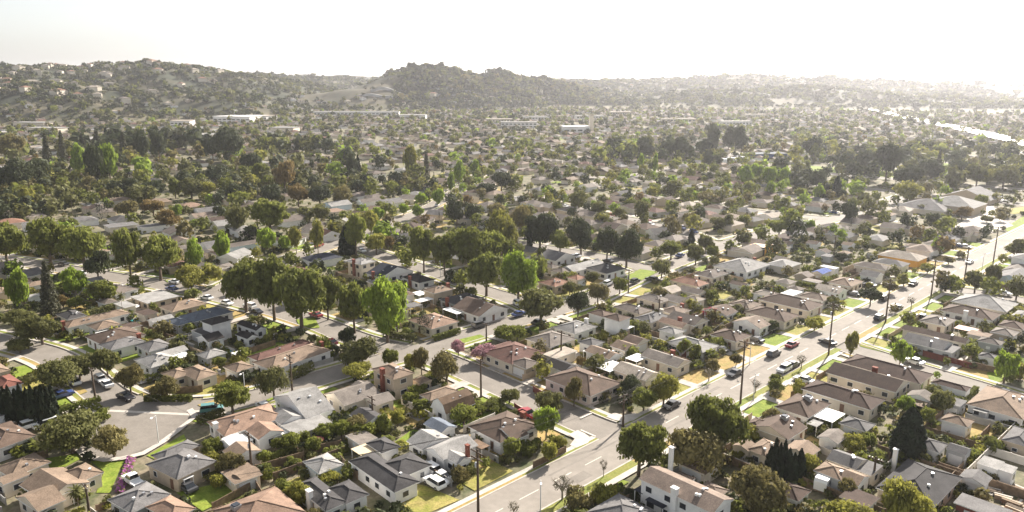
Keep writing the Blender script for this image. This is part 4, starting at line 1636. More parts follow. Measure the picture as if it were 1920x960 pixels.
# all the smaller and farther trees of the valley, and the scrub and trees of the hills: masses
def mass(name, label, T, nq, size, seed, mats, cat='trees'):
    """T rows: x, y, z, h, w, material. Each tree is a clump of leaf quads spread through its crown's volume."""
    g = np.random.default_rng(seed); T = np.array(T, float); n = len(T)
    d = g.normal(0, 1, (n, nq, 3)); d /= np.linalg.norm(d, axis=2, keepdims=True)
    d[:, :, 2] = np.where((d[:, :, 2] < -.2) & (g.uniform(0, 1, (n, nq)) < .5), -d[:, :, 2], d[:, :, 2])
    lob = 1 + .22 * np.sin(3 * np.arctan2(d[:, :, 1], d[:, :, 0]) + g.uniform(0, 6.28, (n, 1))) * (1 - d[:, :, 2] ** 2) + .15 * g.normal(0, 1, (n, nq))
    P = d * lob[:, :, None] * g.uniform(.6, 1.0, (n, nq, 1))
    P = P * np.stack([T[:, 4] * .5, T[:, 4] * .5, T[:, 3] * .46], 1)[:, None, :]
    P[:, :, 2] += T[:, 3:4] * .54; P += T[:, None, :3]
    P = P.reshape(-1, 3); V, F = quads(P, d.reshape(-1, 3), 1.0, g, 1.3)
    s = np.repeat(np.repeat(T[:, 4] * size, nq), 4)[:, None]; C = P.repeat(4, 0); V = C + (V - C) * s
    me = np_mesh(name, V, F, None)
    for q in mats: me.materials.append(LEAF[q])
    me.polygons.foreach_set('material_index', np.repeat(T[:, 5].astype(np.int32), nq)); me.update()
    tag(link(name, me), label, cat, kind='stuff')
MK = ['dark', 'olive', 'green', 'deep', 'lime', 'yellow', 'brown', 'autumn', 'cypress', 'pine', 'grey']
KM = {k: MK.index(v[1]) if v[1] in MK else 1 for k, v in KIND.items()}
far = [(x, y, float(terrain(x, y)), h, w, KM[k]) for _, k, x, y, h, w in allt[NT:]]
near_far = [t for t in far if math.hypot(t[0], t[1]) < 620]; rest = [t for t in far if math.hypot(t[0], t[1]) >= 620]
mass('smaller_trees', 'mixed green crowns crowding the yards and the dark belts of woodland', near_far, 150, .20, 1, MK)
g = np.random.default_rng(8)
for _ in range(2600):
    x, y = g.uniform(-1500, 1700), g.uniform(900, 2300)
    if abs(x) < y * .74 and float(terrain(x, y)) < 4:
        h = g.uniform(4, 11); rest.append((x, y, 0, h, h * g.uniform(.7, 1.1), int(g.choice([0, 0, 1, 1, 2, 3, 6, 9, 10]))))
for _ in range(2200):
    x, y = g.uniform(-2600, 3400), g.uniform(2300, 4300)
    if abs(x) < y * .74: rest.append((x, y, float(terrain(x, y)), g.uniform(7, 14), g.uniform(10, 26), int(g.choice([0, 1, 9, 10]))))
mass('distant_trees', 'grey-green tree crowns scattered through the hazy far valley', rest, 44, .34, 2, MK)
hill = []
while len(hill) < 30000:
    x = g.uniform(-1700, 1500, 4000); y = g.uniform(1050, 2950, 4000); z = terrain(x, y); nn = noise2(x * 2.3 + 900, y * 2.3)
    for a, b, c, n_ in zip(x, y, z, nn):
        if c < 5 or abs(a) > b * .75: continue
        if n_ > .33 and g.uniform() < .8: continue
        if -470 < a < -255 and 1560 < b < 1745 and g.uniform() < .93: continue
        h = g.uniform(3, 8) * (1.8 if g.uniform() < .06 else 1); hill.append((a, b, c - .5, h, h * g.uniform(.9, 1.7), int(g.choice([0, 0, 0, 1, 1, 9, 10, 3]))))
while len(hill) < 35500:
    a, b = g.uniform(-255, 300), g.uniform(1620, 2150); c = float(terrain(a, b))
    if c > 6: h = g.uniform(3, 9) * (1.9 if g.uniform() < .08 else 1); hill.append((a, b, c - .5, h, h * g.uniform(.8, 1.5), int(g.choice([0, 0, 1, 6, 8, 3, 9]))))
mass('hillside_scrub', 'grey-green scrub and trees covering the hills', hill, 26, .36, 3, MK, 'scrub')
hmb = MB(); hmi = []
for k in range(330):
    if 207 < k < 260: continue
    if k < 200: x, y = g.uniform(-1500, -640), g.uniform(1250, 1800)
    elif k < 260: x, y = g.uniform(-300, 160), g.uniform(1620, 1950)
    else: x, y = g.uniform(200, 1300), g.uniform(1900, 2900)
    z = float(terrain(x, y))
    if z < 12 or abs(x) > y * .74: continue
    a = g.uniform(0, 3); hx, hy = g.uniform(6, 13), g.uniform(5, 8)
    n0 = len(hmb.f); roof_wing(hmb, x, y, hx, hy, a, 'h', z + 5.5); hmi += [int(g.choice([0, 1, 2]))] * (len(hmb.f) - n0)
    n0 = len(hmb.f); hmb.box((x, y), hx - .5, hy - .5, z - 6, z + 5.5, a); hmi += [3] * (len(hmb.f) - n0)
me = hmb.mesh('hillside_houses', None)
for q in ('r_te', 'r_lt', 'r_tg', 'w_c'): me.materials.append(M[q])
me.polygons.foreach_set('material_index', hmi); tag(link('hillside_houses', me), 'pale houses dotted over the hillsides and crests', 'houses', kind='stuff')
# tall trees breaking the skyline
for n, (px_, d_, h_, k_) in enumerate(sorted(((340, 1690, 17, 'c'), (120, 1700, 15, 'o'), (395, 1800, 13, 'o'), (735, 1830, 17, 'o'), (755, 1835, 18, 'd'), (768, 1835, 24, 'd'), (777, 1835, 22, 'd'), (745, 1830, 15, 'o'), (925, 1930, 17, 'o'), (970, 1950, 16, 's'), (980, 1950, 16, 's'), (992, 1960, 13, 'd'), (700, 1800, 11, 'o'), (850, 1860, 11, 'd')))):
    x = (px_ - 960) / 1456 * d_; z = float(terrain(x, d_))
    place_tree(k_, x, d_, h_, h_ * (.75 if k_ != 'c' else .25), n, z - 1)
    TI[-1][0]['label'] = '%s on the far hill crest, %sfrom left' % (TI[-1][3], ORD[n] or 'first '); TI[-1][0]['group'] = 'skyline trees on the hills'

# ---------------------------------------------------------------- shrubs in the yards, hedges, fences
R = random.Random(5); SI = []; nsh = 0
SK = [('green', 'green'), ('olive', 'olive'), ('yellow', 'yellow-green'), ('dark', 'dark'), ('deep', 'deep green'), ('brown', 'brownish')]
def shrub(x, y, r, h, lk, words, i, nm='shrub', cat='shrub', group='shrubs in the yards'):
    o = link(nm, crown('bush', 1 if math.hypot(x, y) < 190 else 2, i % 3, lk)); o.location = (x, y, -.05); o.scale = (r * .8, r * .8, h); o.rotation_euler = (0, 0, i * 1.7)
    tag(o, 'x', cat, group); SI.append((o, x, y, '%s garden shrub' % words)); return o
tries = 0
while nsh < 280 and tries < 60000:
    tries += 1
    y = R.uniform(100, 290); x = R.uniform(-.72, .72) * y
    if R.random() > (170 / y) ** 1.2: continue
    g_, k_, _ = street_gap(x, y)
    if g_ < 3.2 or inbulb(x, y, 4) or math.hypot(x + 73.5, y - 131) < 8.5 or math.hypot(x + 63, y - 128) < 4: continue
    if any(inpoly(x, y, P) for P in LAWNP): continue
    if near_built(x, y, -.6) or tree_near(x, y, .3): continue
    r = R.uniform(.7, 2.3) if R.random() < .8 else R.uniform(2.3, 3.2)
    lk, wd = R.choice(SK)
    shrub(x, y, r, r * R.uniform(.9, 1.5), lk, wd, nsh); nsh += 1
where('shrub', SI)
und = []
g = np.random.default_rng(31); tries = 0
while len(und) < 4200 and tries < 90000:
    tries += 1
    y = g.uniform(100, 345) if tries % 3 else g.uniform(300, 520); x = g.uniform(-.72, .72) * y
    if math.hypot(x + 73.5, y - 131) < 8.5 or street_gap(x, y)[0] < 4.5 or inbulb(x, y, 4) or near_built(x, y, -.9) or any(inpoly(x, y, P) for P in LAWNP) or inpoly(x, y, LOT): continue
    r = g.uniform(.8, 2.2); und.append((x, y, -.1, r * g.uniform(.9, 1.5), r * 1.5, int(g.choice([0, 1, 2, 3, 3, 1, 0, 5, 6]))))
mass('garden_undergrowth', 'low tangled planting filling the gaps between the back yards', und, 70, .24, 9, MK, 'undergrowth')
o = link('bougainvillea', crown('bush', 0, 1, 'magenta')); o.location = (63.3, 227.8, 0); o.scale = (2.2, 2.2, 3.6); tag(o, 'vivid magenta bougainvillea bush among the brown roofs', 'bush')
for n, (x, y) in enumerate(((-14.6, 194.7), (-7.9, 191.5))):
    r_ = thing('blossom_tree', ('pink blossoming small tree %s the street corner' % ('nearest' if n == 0 else 'beside the brown house by')), 'tree', (x, y, 0), 0, 'pink blossom trees')
    t_ = link('trunk', trunk('n', n, M['bark']), r_); t_.scale = (2.6, 2.6, 3.2)
    c_ = link('crown', crown('round', 0, n, 'pink'), r_); c_.scale = (2.1 + n, 2.1 + n, 3.4); c_.location = (0, 0, 1.2)
# the flower bed beside the drive
Vb = rng.uniform(0, 1, (1500, 2)); e0, e1, e2_ = np.array((-77.3, 138.4)), np.array((-76.1, 138.0)), np.array((-73.2, 125.4))
Pb = np.zeros((1500, 3)); Pb[:, :2] = e0 + (e1 - e0) * (Vb[:, :1] * 1.5) + (e2_ - e0) * Vb[:, 1:]; Pb[:, 2] = rng.uniform(.1, .55, 1500)
vv, ff = quads(Pb, np.tile([[0, 0, 1.0]], (1500, 1)), .38, rng)
fb = link('flower_bed', np_mesh('flower_bed', vv, ff, None)); fb.data.materials.append(LEAF['flowers']); fb.data.materials.append(LEAF['lime'])
fb.data.polygons.foreach_set('material_index', (rng.uniform(0, 1, 1500) < .3).astype(np.int32)); tag(fb, 'long strip of pink flowers along the driveway lawn', 'flower bed')
hi = []
for n, l in enumerate(HEDGES.strip().splitlines()):
    q = l.split(); wd, h = float(q[0]), float(q[1]); x0, y0, x1, y1 = [int(v) / 10 for v in q[2:]]
    L = math.hypot(x1 - x0, y1 - y0); m_ = int(L * 130); g = np.random.default_rng(n)
    t = g.uniform(0, 1, m_); a = g.uniform(0, math.pi, m_); nx, ny = -(y1 - y0) / L, (x1 - x0) / L
    rr = g.uniform(.8, 1.05, m_); off = np.cos(a) * wd / 2 * rr; zz = np.minimum(np.sin(a) * 1.6, 1.0) * h * rr * g.uniform(.55, 1, m_) ** .4
    P = np.stack([x0 + (x1 - x0) * t + nx * off, y0 + (y1 - y0) * t + ny * off, np.maximum(zz, .1)], 1)
    N = np.stack([nx * np.cos(a), ny * np.cos(a), np.sin(a)], 1); V, F = quads(P, N, .42, g)
    o = link('hedge', np_mesh('hedge', V, F, LEAF['deep' if n % 3 else 'olive'])); tag(o, 'x', 'hedge', 'hedges along the lots'); hi.append((o, (x0 + x1) / 2, (y0 + y1) / 2, 'clipped green hedge row'))
where('hedge', hi)
fi = []
def fence(x0, y0, x1, y1, h, c):
    L = math.hypot(x1 - x0, y1 - y0); a = math.atan2(y1 - y0, x1 - x0); root = thing('garden_fence' if c in ('wd', 'br') else 'garden_wall', 'x', 'fence' if c in ('wd', 'br') else 'wall', (x0, y0, 0), a, 'fences and walls between the lots')
    m = M['fence_' + c]; b = MB(); b.box((L / 2, 0), L / 2, .06, 0, h); b.build('panel', m, root)
    for k in range(min(6, int(L / 4)) + 1):
        p = MB(); p.box((L * k / max(1, min(6, int(L / 4))), 0), .1, .1, 0, h + .12); p.build('post', m, root)
    fi.append((root, (x0 + x1) / 2, (y0 + y1) / 2, {'wd': 'weathered board fence', 'br': 'dark red fence', 'wh': 'whitish garden wall', 'ta': 'tan garden wall', 'gy': 'grey garden wall'}[c]))
for l in FENCES.strip().splitlines():
    q = l.split(); v = [int(a) / 10 for a in q[2:]]; fence(v[0], v[1], v[2], v[3], float(q[1]), q[0])
# lot lines between neighbouring houses
R = random.Random(77)
for n, (hx, hy, r) in enumerate(HL[:NB]):
    if not (110 < math.hypot(hx, hy) < 330) or inbulb(hx, hy, 13): continue
    for q in range(2):
        a = (A0 if hx > -55 else math.radians(52)) + (math.pi / 2 if q else 0)
        d = r + 2.2; L = R.uniform(4, 8); x, y = hx - math.sin(a) * d, hy + math.cos(a) * d
        p0 = (x - math.cos(a) * L, y - math.sin(a) * L); p1 = (x + math.cos(a) * L, y + math.sin(a) * L)
        if any(street_gap(*p)[0] < 7 or near_built(p[0], p[1], .1) for p in (p0, (x, y), p1)): continue
        fence(p0[0], p0[1], p1[0], p1[1], R.uniform(1.4, 1.8), R.choice(['wd', 'wd', 'ta', 'gy', 'wh', 'wd']))
where('fence', fi)

# ---------------------------------------------------------------- utility poles, lamps, wires
def pole_meshes():
    a = MB(); a.tube((0, 0, 0), (0, 0, 1), .27, .17, 8); b = MB(); b.box((0, 0), 1.45, .09, 0, .2, 0, bottom=True); c = MB(); c.tube((0, 0, 0), (0, 0, .9), .24, .24, 8)
    i_ = MB()
    for x in (-1.1, -.6, .6, 1.1): i_.tube((x, 0, .14), (x, 0, .34), .05, .05, 5)
    return a.mesh('shaft', M['wood'], True), b.mesh('crossarm', M['wood']), c.mesh('transformer', M['metal'], True), i_.mesh('insulators', M['metal'])
PS, PC, PT, PI_ = pole_meshes()
pi = []; PP = []
for n, l in enumerate(POLES.strip().splitlines()):
    x, y, h = [int(v) / 10 for v in l.split()]
    dirn = A0 + (0 if n == 1 else math.pi / 2)
    root = thing('utility_pole', 'x', 'utility pole', (x, y, 0), dirn, 'wooden utility poles'); s = link('shaft', PS, root); s.scale = (1, 1, h)
    for z in ((h - .5, h - 1.7) if n < 12 else (h - .5,)):
        c = link('crossarm', PC, root); c.location = (0, .17, z); i_ = link('insulators', PI_, c)
    if n % 3 == 0: t = link('transformer', PT, root); t.location = (.42, 0, h - 3.4)
    pi.append((root, x, y, 'tall brown wooden utility pole')); PP.append((x, y, h, dirn))
where('pole', pi)
wi = []; M['cable'] = mat('black_cable', (.09, .085, .08), .8, spec=.1)
def wire(p, q, sag, r=.022):
    mb = MB(); N = 10; prev = None
    for k in range(N + 1):
        t = k / N; c = Vector(p).lerp(Vector(q), t); c.z -= sag * 4 * t * (1 - t)
        if prev is not None: mb.tube(prev, c, r, r, 3, False)
        prev = c
    o = mb.build('power_line', M['cable']); tag(o, 'x', 'power line', 'power lines between the poles'); wi.append((o, (p[0] + q[0]) / 2, (p[1] + q[1]) / 2, 'thin sagging power line'))
def span(a, b, offs_, dz):
    for d in offs_:
        pa = (a[0] + math.cos(a[3]) * d, a[1] + math.sin(a[3]) * d, a[2] - dz); pb = (b[0] + math.cos(b[3]) * d, b[1] + math.sin(b[3]) * d, b[2] - dz)
        wire(pa, pb, 1.0)
for a, b in ((0, 2), (2, 3), (3, 4), (4, 5), (5, 6), (6, 7), (7, 8)): span(PP[a], PP[b], (-1.1, 1.1), .2)
x, y, h, d_ = PP[1]
for k in range(4): wire((x + (k - 1.5) * .5, y, h - .3), (-46 + k * .8, 112 + k * .3, 11), 1.2)
for k in range(3): wire((x + (k - 1) * .6, y + .2, h - .4), (x + 60, y + 78 + k, 13), 1.0)
for a, b in ((15, 9), (9, 10), (10, 13), (12, 15), (13, 17), (14, 11)): span(PP[a], PP[b], (0.3,), .3)
where('wire', wi)
li = []
for l in LAMPS.strip().splitlines():
    x, y, h = [int(v) / 10 for v in l.split()]; h = min(max(h, 6.5), 9)
    root = thing('street_lamp', 'x', 'street lamp', (x, y, 0), A0 + .8, 'street lamps'); b = MB(); b.tube((0, 0, 0), (0, 0, h), .11, .07, 7); b.build('post', M['lampg'], root, True)
    b = MB(); b.tube((0, 0, h - .05), (-1.5, 0, h + .25), .05, .04, 6); ar = b.build('arm', M['lampg'], root, True); b = MB(); b.box((-1.75, 0), .35, .16, h + .16, h + .32, 0, bottom=True); b.build('lamp_head', M['white'], root)
    li.append((root, x, y, 'slim grey street lamp'))
where('lamp', li)

# ---------------------------------------------------------------- vehicles
PAINT = dict(wh=('white', .78, .78, .77), bk=('black', .025, .025, .03), gd=('dark grey', .07, .07, .075), rd=('red', .30, .03, .035), bu=('blue', .05, .08, .22), tl=('teal', .08, .22, .22))
for k, v in PAINT.items(): M['p_' + k] = mat(v[0].replace(' ', '_') + '_car_paint', v[1:], .28, spec=.6)
def prism(mb, prof, hw, taper=0.0):
    n = len(prof); zmax = max(p[1] for p in prof)
    Lf = [(x, -hw + taper * max(0, (z - .85)) , z) for x, z in prof]; Rt = [(x, hw - taper * max(0, (z - .85)), z) for x, z in prof]
    mb.poly(Lf); mb.poly(Rt[::-1])
    for k in range(n): j = (k + 1) % n; mb.poly([Lf[j], Lf[k], Rt[k], Rt[j]])
CARM = {}
def car_parts(typ, c):
    if (typ, c) in CARM: return CARM[(typ, c)]
    out = []
    body = {'s': [(-2.3, .3), (2.3, .3), (2.35, .62), (2.2, .78), (1.2, .92), (-1.5, .95), (-2.25, .9), (-2.35, .6)],
            'v': [(-2.3, .35), (2.3, .35), (2.35, .75), (2.2, .95), (1.3, 1.08), (-2.2, 1.1), (-2.35, .7)],
            't': [(-2.7, .4), (2.6, .4), (2.65, .8), (2.5, 1.0), (1.5, 1.1), (-.6, 1.12), (-.62, .75), (-2.55, .75), (-2.6, 1.1), (-2.7, 1.1)]}[typ]
    cabin = {'s': [(1.15, .92), (.35, 1.40), (-1.0, 1.43), (-1.75, .95)], 'v': [(1.25, 1.07), (.55, 1.68), (-2.0, 1.72), (-2.2, 1.1)], 't': [(1.4, 1.1), (.75, 1.75), (-.45, 1.78), (-.55, 1.12)]}[typ]
    roof = {'s': [(.38, 1.39), (-1.0, 1.42), (-1.02, 1.47), (.3, 1.45)], 'v': [(.6, 1.67), (-2.0, 1.71), (-2.02, 1.77), (.5, 1.74)], 't': [(.78, 1.74), (-.45, 1.77), (-.47, 1.83), (.68, 1.81)]}[typ]
    b = MB(); prism(b, body[::-1], .92); out.append(('body', b.mesh('body', M['p_' + c]), (0, 0, 0)))
    b = MB(); prism(b, cabin[::-1], .86, .22); out.append(('window', b.mesh('window', M['carglass']), (0, 0, 0)))
    b = MB(); prism(b, roof[::-1], .80, .1); out.append(('roof', b.mesh('roof', M['p_' + c]), (0, 0, 0)))
    w = MB(); w.tube((0, -.12, 0), (0, .12, 0), .34, .34, 12); wm = w.mesh('wheel', M['tyre'])
    r_ = MB(); r_.tube((0, -.135, 0), (0, .135, 0), .19, .19, 8); rm = r_.mesh('rim', M['metal'])
    wb = 1.65 if typ == 't' else 1.42
    for sx in (-1, 1):
        for sy in (-1, 1): out.append(('wheel', wm, (sx * wb, sy * .84, .34)))
    h = MB(); h.box((0, 0), .04, .2, 0, .14, 0, bottom=True); hm = h.mesh('headlight', M['white'])
    for sy in (-1, 1): out.append(('headlight', hm, (body[2][0] - .03, sy * .62, body[2][1] - .1)))
    CARM[(typ, c)] = (out, rm); return CARM[(typ, c)]
cari = []
TN = {'s': ('sedan', 'saloon car'), 'v': ('suv', 'tall car'), 't': ('pickup_truck', 'pickup truck')}
def put_car(c, x, y, typ, a, i):
    root = thing('parked_car' if typ != 't' else 'pickup_truck', 'x', 'car' if typ != 't' else 'pickup truck', (x, y, .27 if street_gap(x, y)[0] < 0 else .22), a, 'cars parked through the streets'); root.scale = (1.08,) * 3
    parts, rm = car_parts(typ, c)
    for nme, me, loc in parts:
        o = link(nme, me, root); o.location = loc
        if nme == 'wheel': link('rim', rm, o)
    cari.append((root, x, y, '%s %s' % (PAINT[c][0], TN[typ][1])))
for i, l in enumerate(CARS.strip().splitlines()):
    c, x, y, typ, d = l.split(); x = int(x) / 10; y = int(y) / 10
    g_, k_, p_ = street_gap(x, y); a = A0
    if d == 'x' or d == '-': a = A0 + math.pi / 2
    if g_ < 1.5 and k_:
        P = ALLST[k_][1]; j = min(range(len(P)), key=lambda q: (P[q][0] - x) ** 2 + (P[q][1] - y) ** 2); j = min(max(j, 1), len(P) - 2)
        a = math.atan2(P[j + 1][1] - P[j - 1][1], P[j + 1][0] - P[j - 1][0])
        if d == '-': a += math.pi / 2
    elif x < -60: a += math.radians(8)
    if d == 'a' and k_ and g_ < 1.5 and i != 14:
        px_, py_ = P[j]; tx, ty = math.cos(a), math.sin(a); sd_ = -(x - px_) * ty + (y - py_) * tx; al = (x - px_) * tx + (y - py_) * ty
        sd_ = math.copysign(ALLST[k_][0] / 2 - 1.25, sd_); x, y = px_ + tx * al - ty * sd_, py_ + ty * al + tx * sd_
    put_car(c, x, y, typ, a + (math.pi if i % 3 == 0 else 0), i)
R = random.Random(9)
for k, (w, P) in ALLST.items():
    if k in ('avenue',): continue
    for i in range(3, len(P) - 3):
        if R.random() < .075:
            s = R.choice((1, -1)); x, y = offs(P, i, s * (w / 2 - 1.3))
            if not (205 < y < 480) or not view_ok(x, y) or street_gap(x, y, skip=k)[0] < 2 or len(cari) > 150: continue
            if min(math.hypot(x - q[1], y - q[2]) for q in cari) < 6: continue
            put_car(R.choice(['wh', 'wh', 'bk', 'gd', 'gd', 'bu', 'rd']), x, y, R.choice('ssv'), math.atan2(P[i + 1][1] - P[i][1], P[i + 1][0] - P[i][0]), i)
where('car', cari)

# ---------------------------------------------------------------- one-off things
def umbrella(x, y, m, label, r=1.6):
    root = thing('patio_umbrella', label, 'umbrella', (x, y, 0)); b = MB(); b.tube((0, 0, 0), (0, 0, 2.5), .03, .03, 6); b.build('pole', M['metal'], root)
    b = MB(); n = 8
    for k in range(n):
        a0, a1 = 6.283 * k / n, 6.283 * (k + 1) / n
        b.poly([(math.cos(a0) * r, math.sin(a0) * r, 2.0), (math.cos(a1) * r, math.sin(a1) * r, 2.0), (0, 0, 2.6)]); b.poly([(math.cos(a1) * r, math.sin(a1) * r, 1.85), (math.cos(a1) * r, math.sin(a1) * r, 2.0), (math.cos(a0) * r, math.sin(a0) * r, 2.0), (math.cos(a0) * r, math.sin(a0) * r, 1.85)])
    b.build('canopy', m, root)
M['pinkcloth'] = mat('pink_cloth', (.55, .16, .15), .8)
umbrella(-40.3, 142.5, M['pinkcloth'], 'faded pink patio umbrella in a leafy back yard')
umbrella(-122.7, 234.4, M['white'], 'white patio umbrella beside the pool yard', 1.9)
def pool(x, y, a, hx, hy, label):
    root = thing('swimming_pool', label, 'pool', (x, y, 0), a, 'back yard swimming pools'); b = MB(); b.box((0, 0), hx, hy, 0, .16); b.build('water', M['pool'], root)
    d = MB()
    for s in (-1, 1): d.box((0, s * (hy + .6)), hx + 1.2, .6, 0, .2); d.box((s * (hx + .6), 0), .6, hy, 0, .2)
    d.build('coping', M['concrete'], root)
pool(-81.5, 196.5, math.radians(52), 3.8, 1.9, 'teal pool beside the dark-roofed white cottage')
pool(-95.5, 202.0, math.radians(52), 3.2, 1.7, 'small teal pool behind the pale grey roofs')
pool(-117.5, 226.0, math.radians(52), 2.6, 1.5, 'bright turquoise pool in the walled yard near white umbrella')
pool(95.0, 262.0, A0, 2.6, 1.4, 'tiny turquoise pool amid the right-hand roofs')
# camping trailer
root = thing('camping_trailer', 'white camping trailer parked beside a beige house', 'trailer', (58.6, 127.4, 0), A0 + .1)
b = MB(); prism(b, [(-3.1, .55), (-3.15, 2.2), (-2.7, 2.75), (2.6, 2.75), (3.1, 2.2), (2.9, .55)], 1.15); b.build('body', M['white'], root)
b = MB(); b.box((0, 0), .5, .35, 2.76, 3.05); b.build('roof_unit', M['metal'], root)
for s in (-1, 1):
    for x_ in (-1.5, .6): b = MB(); b.box((x_, s * 1.16), .45, .02, 1.5, 2.05, bottom=True); b.build('window', M['glass'], root)
    b = MB(); b.tube((0, s * 1.0 - .1, .36), (0, s * 1.0 + .1, .36), .36, .36, 12); b.build('wheel', M['tyre'], root)
b = MB(); b.tube((3, 0, .5), (4.1, 0, .45), .05, .05, 5); b.build('tow_bar', M['metal'], root)
# barrel roofed red shed
root = thing('garden_shed', 'small dark red shed with a rounded tan roof', 'shed', (-49.7, 127.8, 0), math.radians(-38)); b = MB(); b.box((0, 0), 1.5, 1.9, 0, 2.3); b.build('wall', M['w_r'], root)
b = MB(); n = 8
pr = [(math.cos(math.pi * k / n) * 1.65, 2.25 + math.sin(math.pi * k / n) * .8) for k in range(n + 1)]
for (x0, z0), (x1, z1) in zip(pr, pr[1:]): b.poly([(x0, -2.05, z0), (x0, 2.05, z0), (x1, 2.05, z1), (x1, -2.05, z1)])
for s in (-1, 1): b.poly([(x, s * 1.95, z) for x, z in (pr if s < 0 else pr[::-1])])
b.build('roof', M['r_tn'], root); b = MB(); b.box((0, -1.93), .5, .03, .05, 1.95, bottom=True); b.build('door', M['door'], root)
# roof details that the photograph shows plainly on single houses
def roof_box(name, x, y, z0, hx, hy, h, m, label, cat, a=A0):
    root = thing(name, label, cat, (x, y, z0), a); b = MB(); b.box((0, 0), hx, hy, 0, h * .8); b.build('casing', m, root); b = MB(); b.box((0, 0), hx * .8, hy * .8, h * .8, h); b.build('grille', M['glass'], root)
roof_box('rooftop_cooler', 66.3, 157.2, 4.0, .7, .9, 1.0, M['metal'], 'grey evaporative cooler on the brown hip roof beside the white patio', 'cooler')
roof_box('rooftop_cooler', 57.5, 147.0, 4.2, .7, .7, 1.0, M['metal'], 'grey evaporative cooler on the brown gable roof nearer the camera', 'cooler')
roof_box('rooftop_cooler', -46.5, 113.8, 3.9, .7, .7, .9, M['metal'], 'grey cooler box on the reddish roof at the bottom edge', 'cooler', math.radians(50))
for n, (x, y, zt, m, lb) in enumerate(((74.0, 132.8, 4.7, 'white', 'tall white chimney stack beside the big charcoal roof'), (29.5, 127.5, 7.9, 'white', 'tall white chimney behind the tiled two-storey house'), (-8.6, 133.2, 5.4, 'brick', 'red brick chimney on the white house by the avenue'))):
    root = thing('chimney_stack', lb, 'chimney', (x, y, 0), A0); b = MB(); b.box((0, 0), .3, .38, 0, zt); b.build('shaft', M[m], root); b = MB(); b.box((0, 0), .38, .46, zt, zt + .2, bottom=True); b.build('cap', M[m], root)
# builder's yard of stacked lumber, bottom right
R = random.Random(4)
for n in range(26):
    x, y = 88 + R.uniform(-3, 9), 121 + R.uniform(-4, 5)
    root = thing('lumber_stack', 'low stack of weathered boards in the cluttered corner yard', 'lumber', (x, y, 0), A0 + R.uniform(-.3, .3) + (math.pi / 2 if n % 3 else 0), 'stacked boards in the corner yard'); hx = R.uniform(.9, 1.9); h = R.uniform(.3, 1.0)
    for q in range(3): b = MB(); b.box((0, (q - 1) * .42), hx * R.uniform(.85, 1), .19, 0, h * R.uniform(.8, 1)); b.build('board', M[R.choice(['fence_wd', 'fence_ta', 'concrete', 'bark', 'fence_wd'])], root)
# orange and black striped fumigation tent
root = thing('fumigation_tent', 'orange and black striped tarpaulin covering a whole house', 'tent', (*st(211, 68), 0), A0); b = MB()
M['tarp'] = mat('orange_tarp', (.75, .38, .05), .6); M['tarpk'] = mat('black_tarp', (.03, .03, .035), .6)
for k in range(9):
    b = MB(); x = -6 + k * 1.5; prism(b, [(x, 0), (x, 3.6), (x + 1.5, 3.6), (x + 1.5, 0)], 3.6); b.build('stripe', M['tarp'] if k % 2 else M['tarpk'], root)
# larger buildings of the valley floor
def block(name, label, cat, x, y, a, hx, hy, h, wm='w_w', rm='r_lg', wins=6, z=0):
    root = thing(name, label, cat, (x, y, z), a); b = MB(); b.box((0, 0), hx, hy, -6, h); b.build('wall', M[wm], root)
    b = MB(); b.box((0, 0), hx + .5, hy + .5, h, h + .7, bottom=True); b.build('roof', M[rm], root)
    for k in range(wins):
        for fl in range(max(1, int(h / 4))):
            w = MB(); w.box((-hx + (k + .5) * 2 * hx / wins, -hy - .05), hx / wins * .7, .06, 1.2 + fl * 3.6, 3.0 + fl * 3.6, bottom=True); w.build('window', M['glass'], root)
    return root
ch = block('church', 'white church hall with dark arched front bays in the mid valley', 'church', 82, 985, .1, 17, 9, 10, rm='r_wh', wins=4)
block('bell_tower', 'slim cream tower beside the white church', 'tower', 102, 985, .1, 2.6, 2.6, 24, wm='w_c', rm='r_lt', wins=0)
block('school_building', 'long low white school block below the bare mound', 'school', -285, 1410, .02, 78, 9, 9, rm='r_lg', wins=22)
block('school_wing', 'short white wing at the right end of the school block', 'school', -175, 1330, .02, 26, 12, 7, rm='r_lg', wins=6)
for n, (x, y, hx, hy, h, lb) in enumerate(((-560, 1330, 34, 30, 9, 'long white industrial shed below the left ridge'), (-440, 1240, 32, 26, 10, 'bright white warehouse at the road bend'), (-470, 1500, 40, 28, 17, 'white domed plant building behind the warehouse'), (-420, 1500, 36, 24, 8, 'far white warehouse along the valley road'),
        (-440, 820, 26, 14, 8, 'long white commercial building behind the pines at left'), (-360, 880, 20, 12, 8, 'second white commercial building further right behind the pines'), (-620, 1020, 24, 10, 6, 'low white roofs row under the left hillside'), (-700, 1120, 26, 10, 7, 'white terrace of buildings on the left slope'), (-300, 1010, 16, 10, 7, 'pale warehouse left of the valley centre'))):
    block('warehouse', lb, 'warehouse', x, y, -.25 + .05 * (n % 3), hx, hy, h, wm='w_w' if n < 4 else 'w_c', rm='r_wh' if n < 4 else 'r_lg', wins=8)
for n, (x, y, hx, lb) in enumerate(((40, 1260, 22, 'pale apartment row at the foot of the central hill'), (-20, 1190, 20, 'white apartment house left of the church'), (130, 1290, 24, 'long beige apartment row right of the church tower'), (260, 1200, 26, 'white apartment block in the hazy middle'), (330, 1130, 22, 'cream apartment block further right in the haze'), (420, 1330, 20, 'pale hazy office row at right'), (10, 1110, 26, 'low white block beside the playing field'), (200, 1420, 20, 'faint white block below the right hills'))):
    block('apartment_block', lb, 'apartments', x, y, .08 * (n % 3), hx, 8, 8, wm='w_c' if n % 2 else 'w_w', rm='r_lt' if n % 2 else 'r_lg', wins=9)
R = random.Random(41)
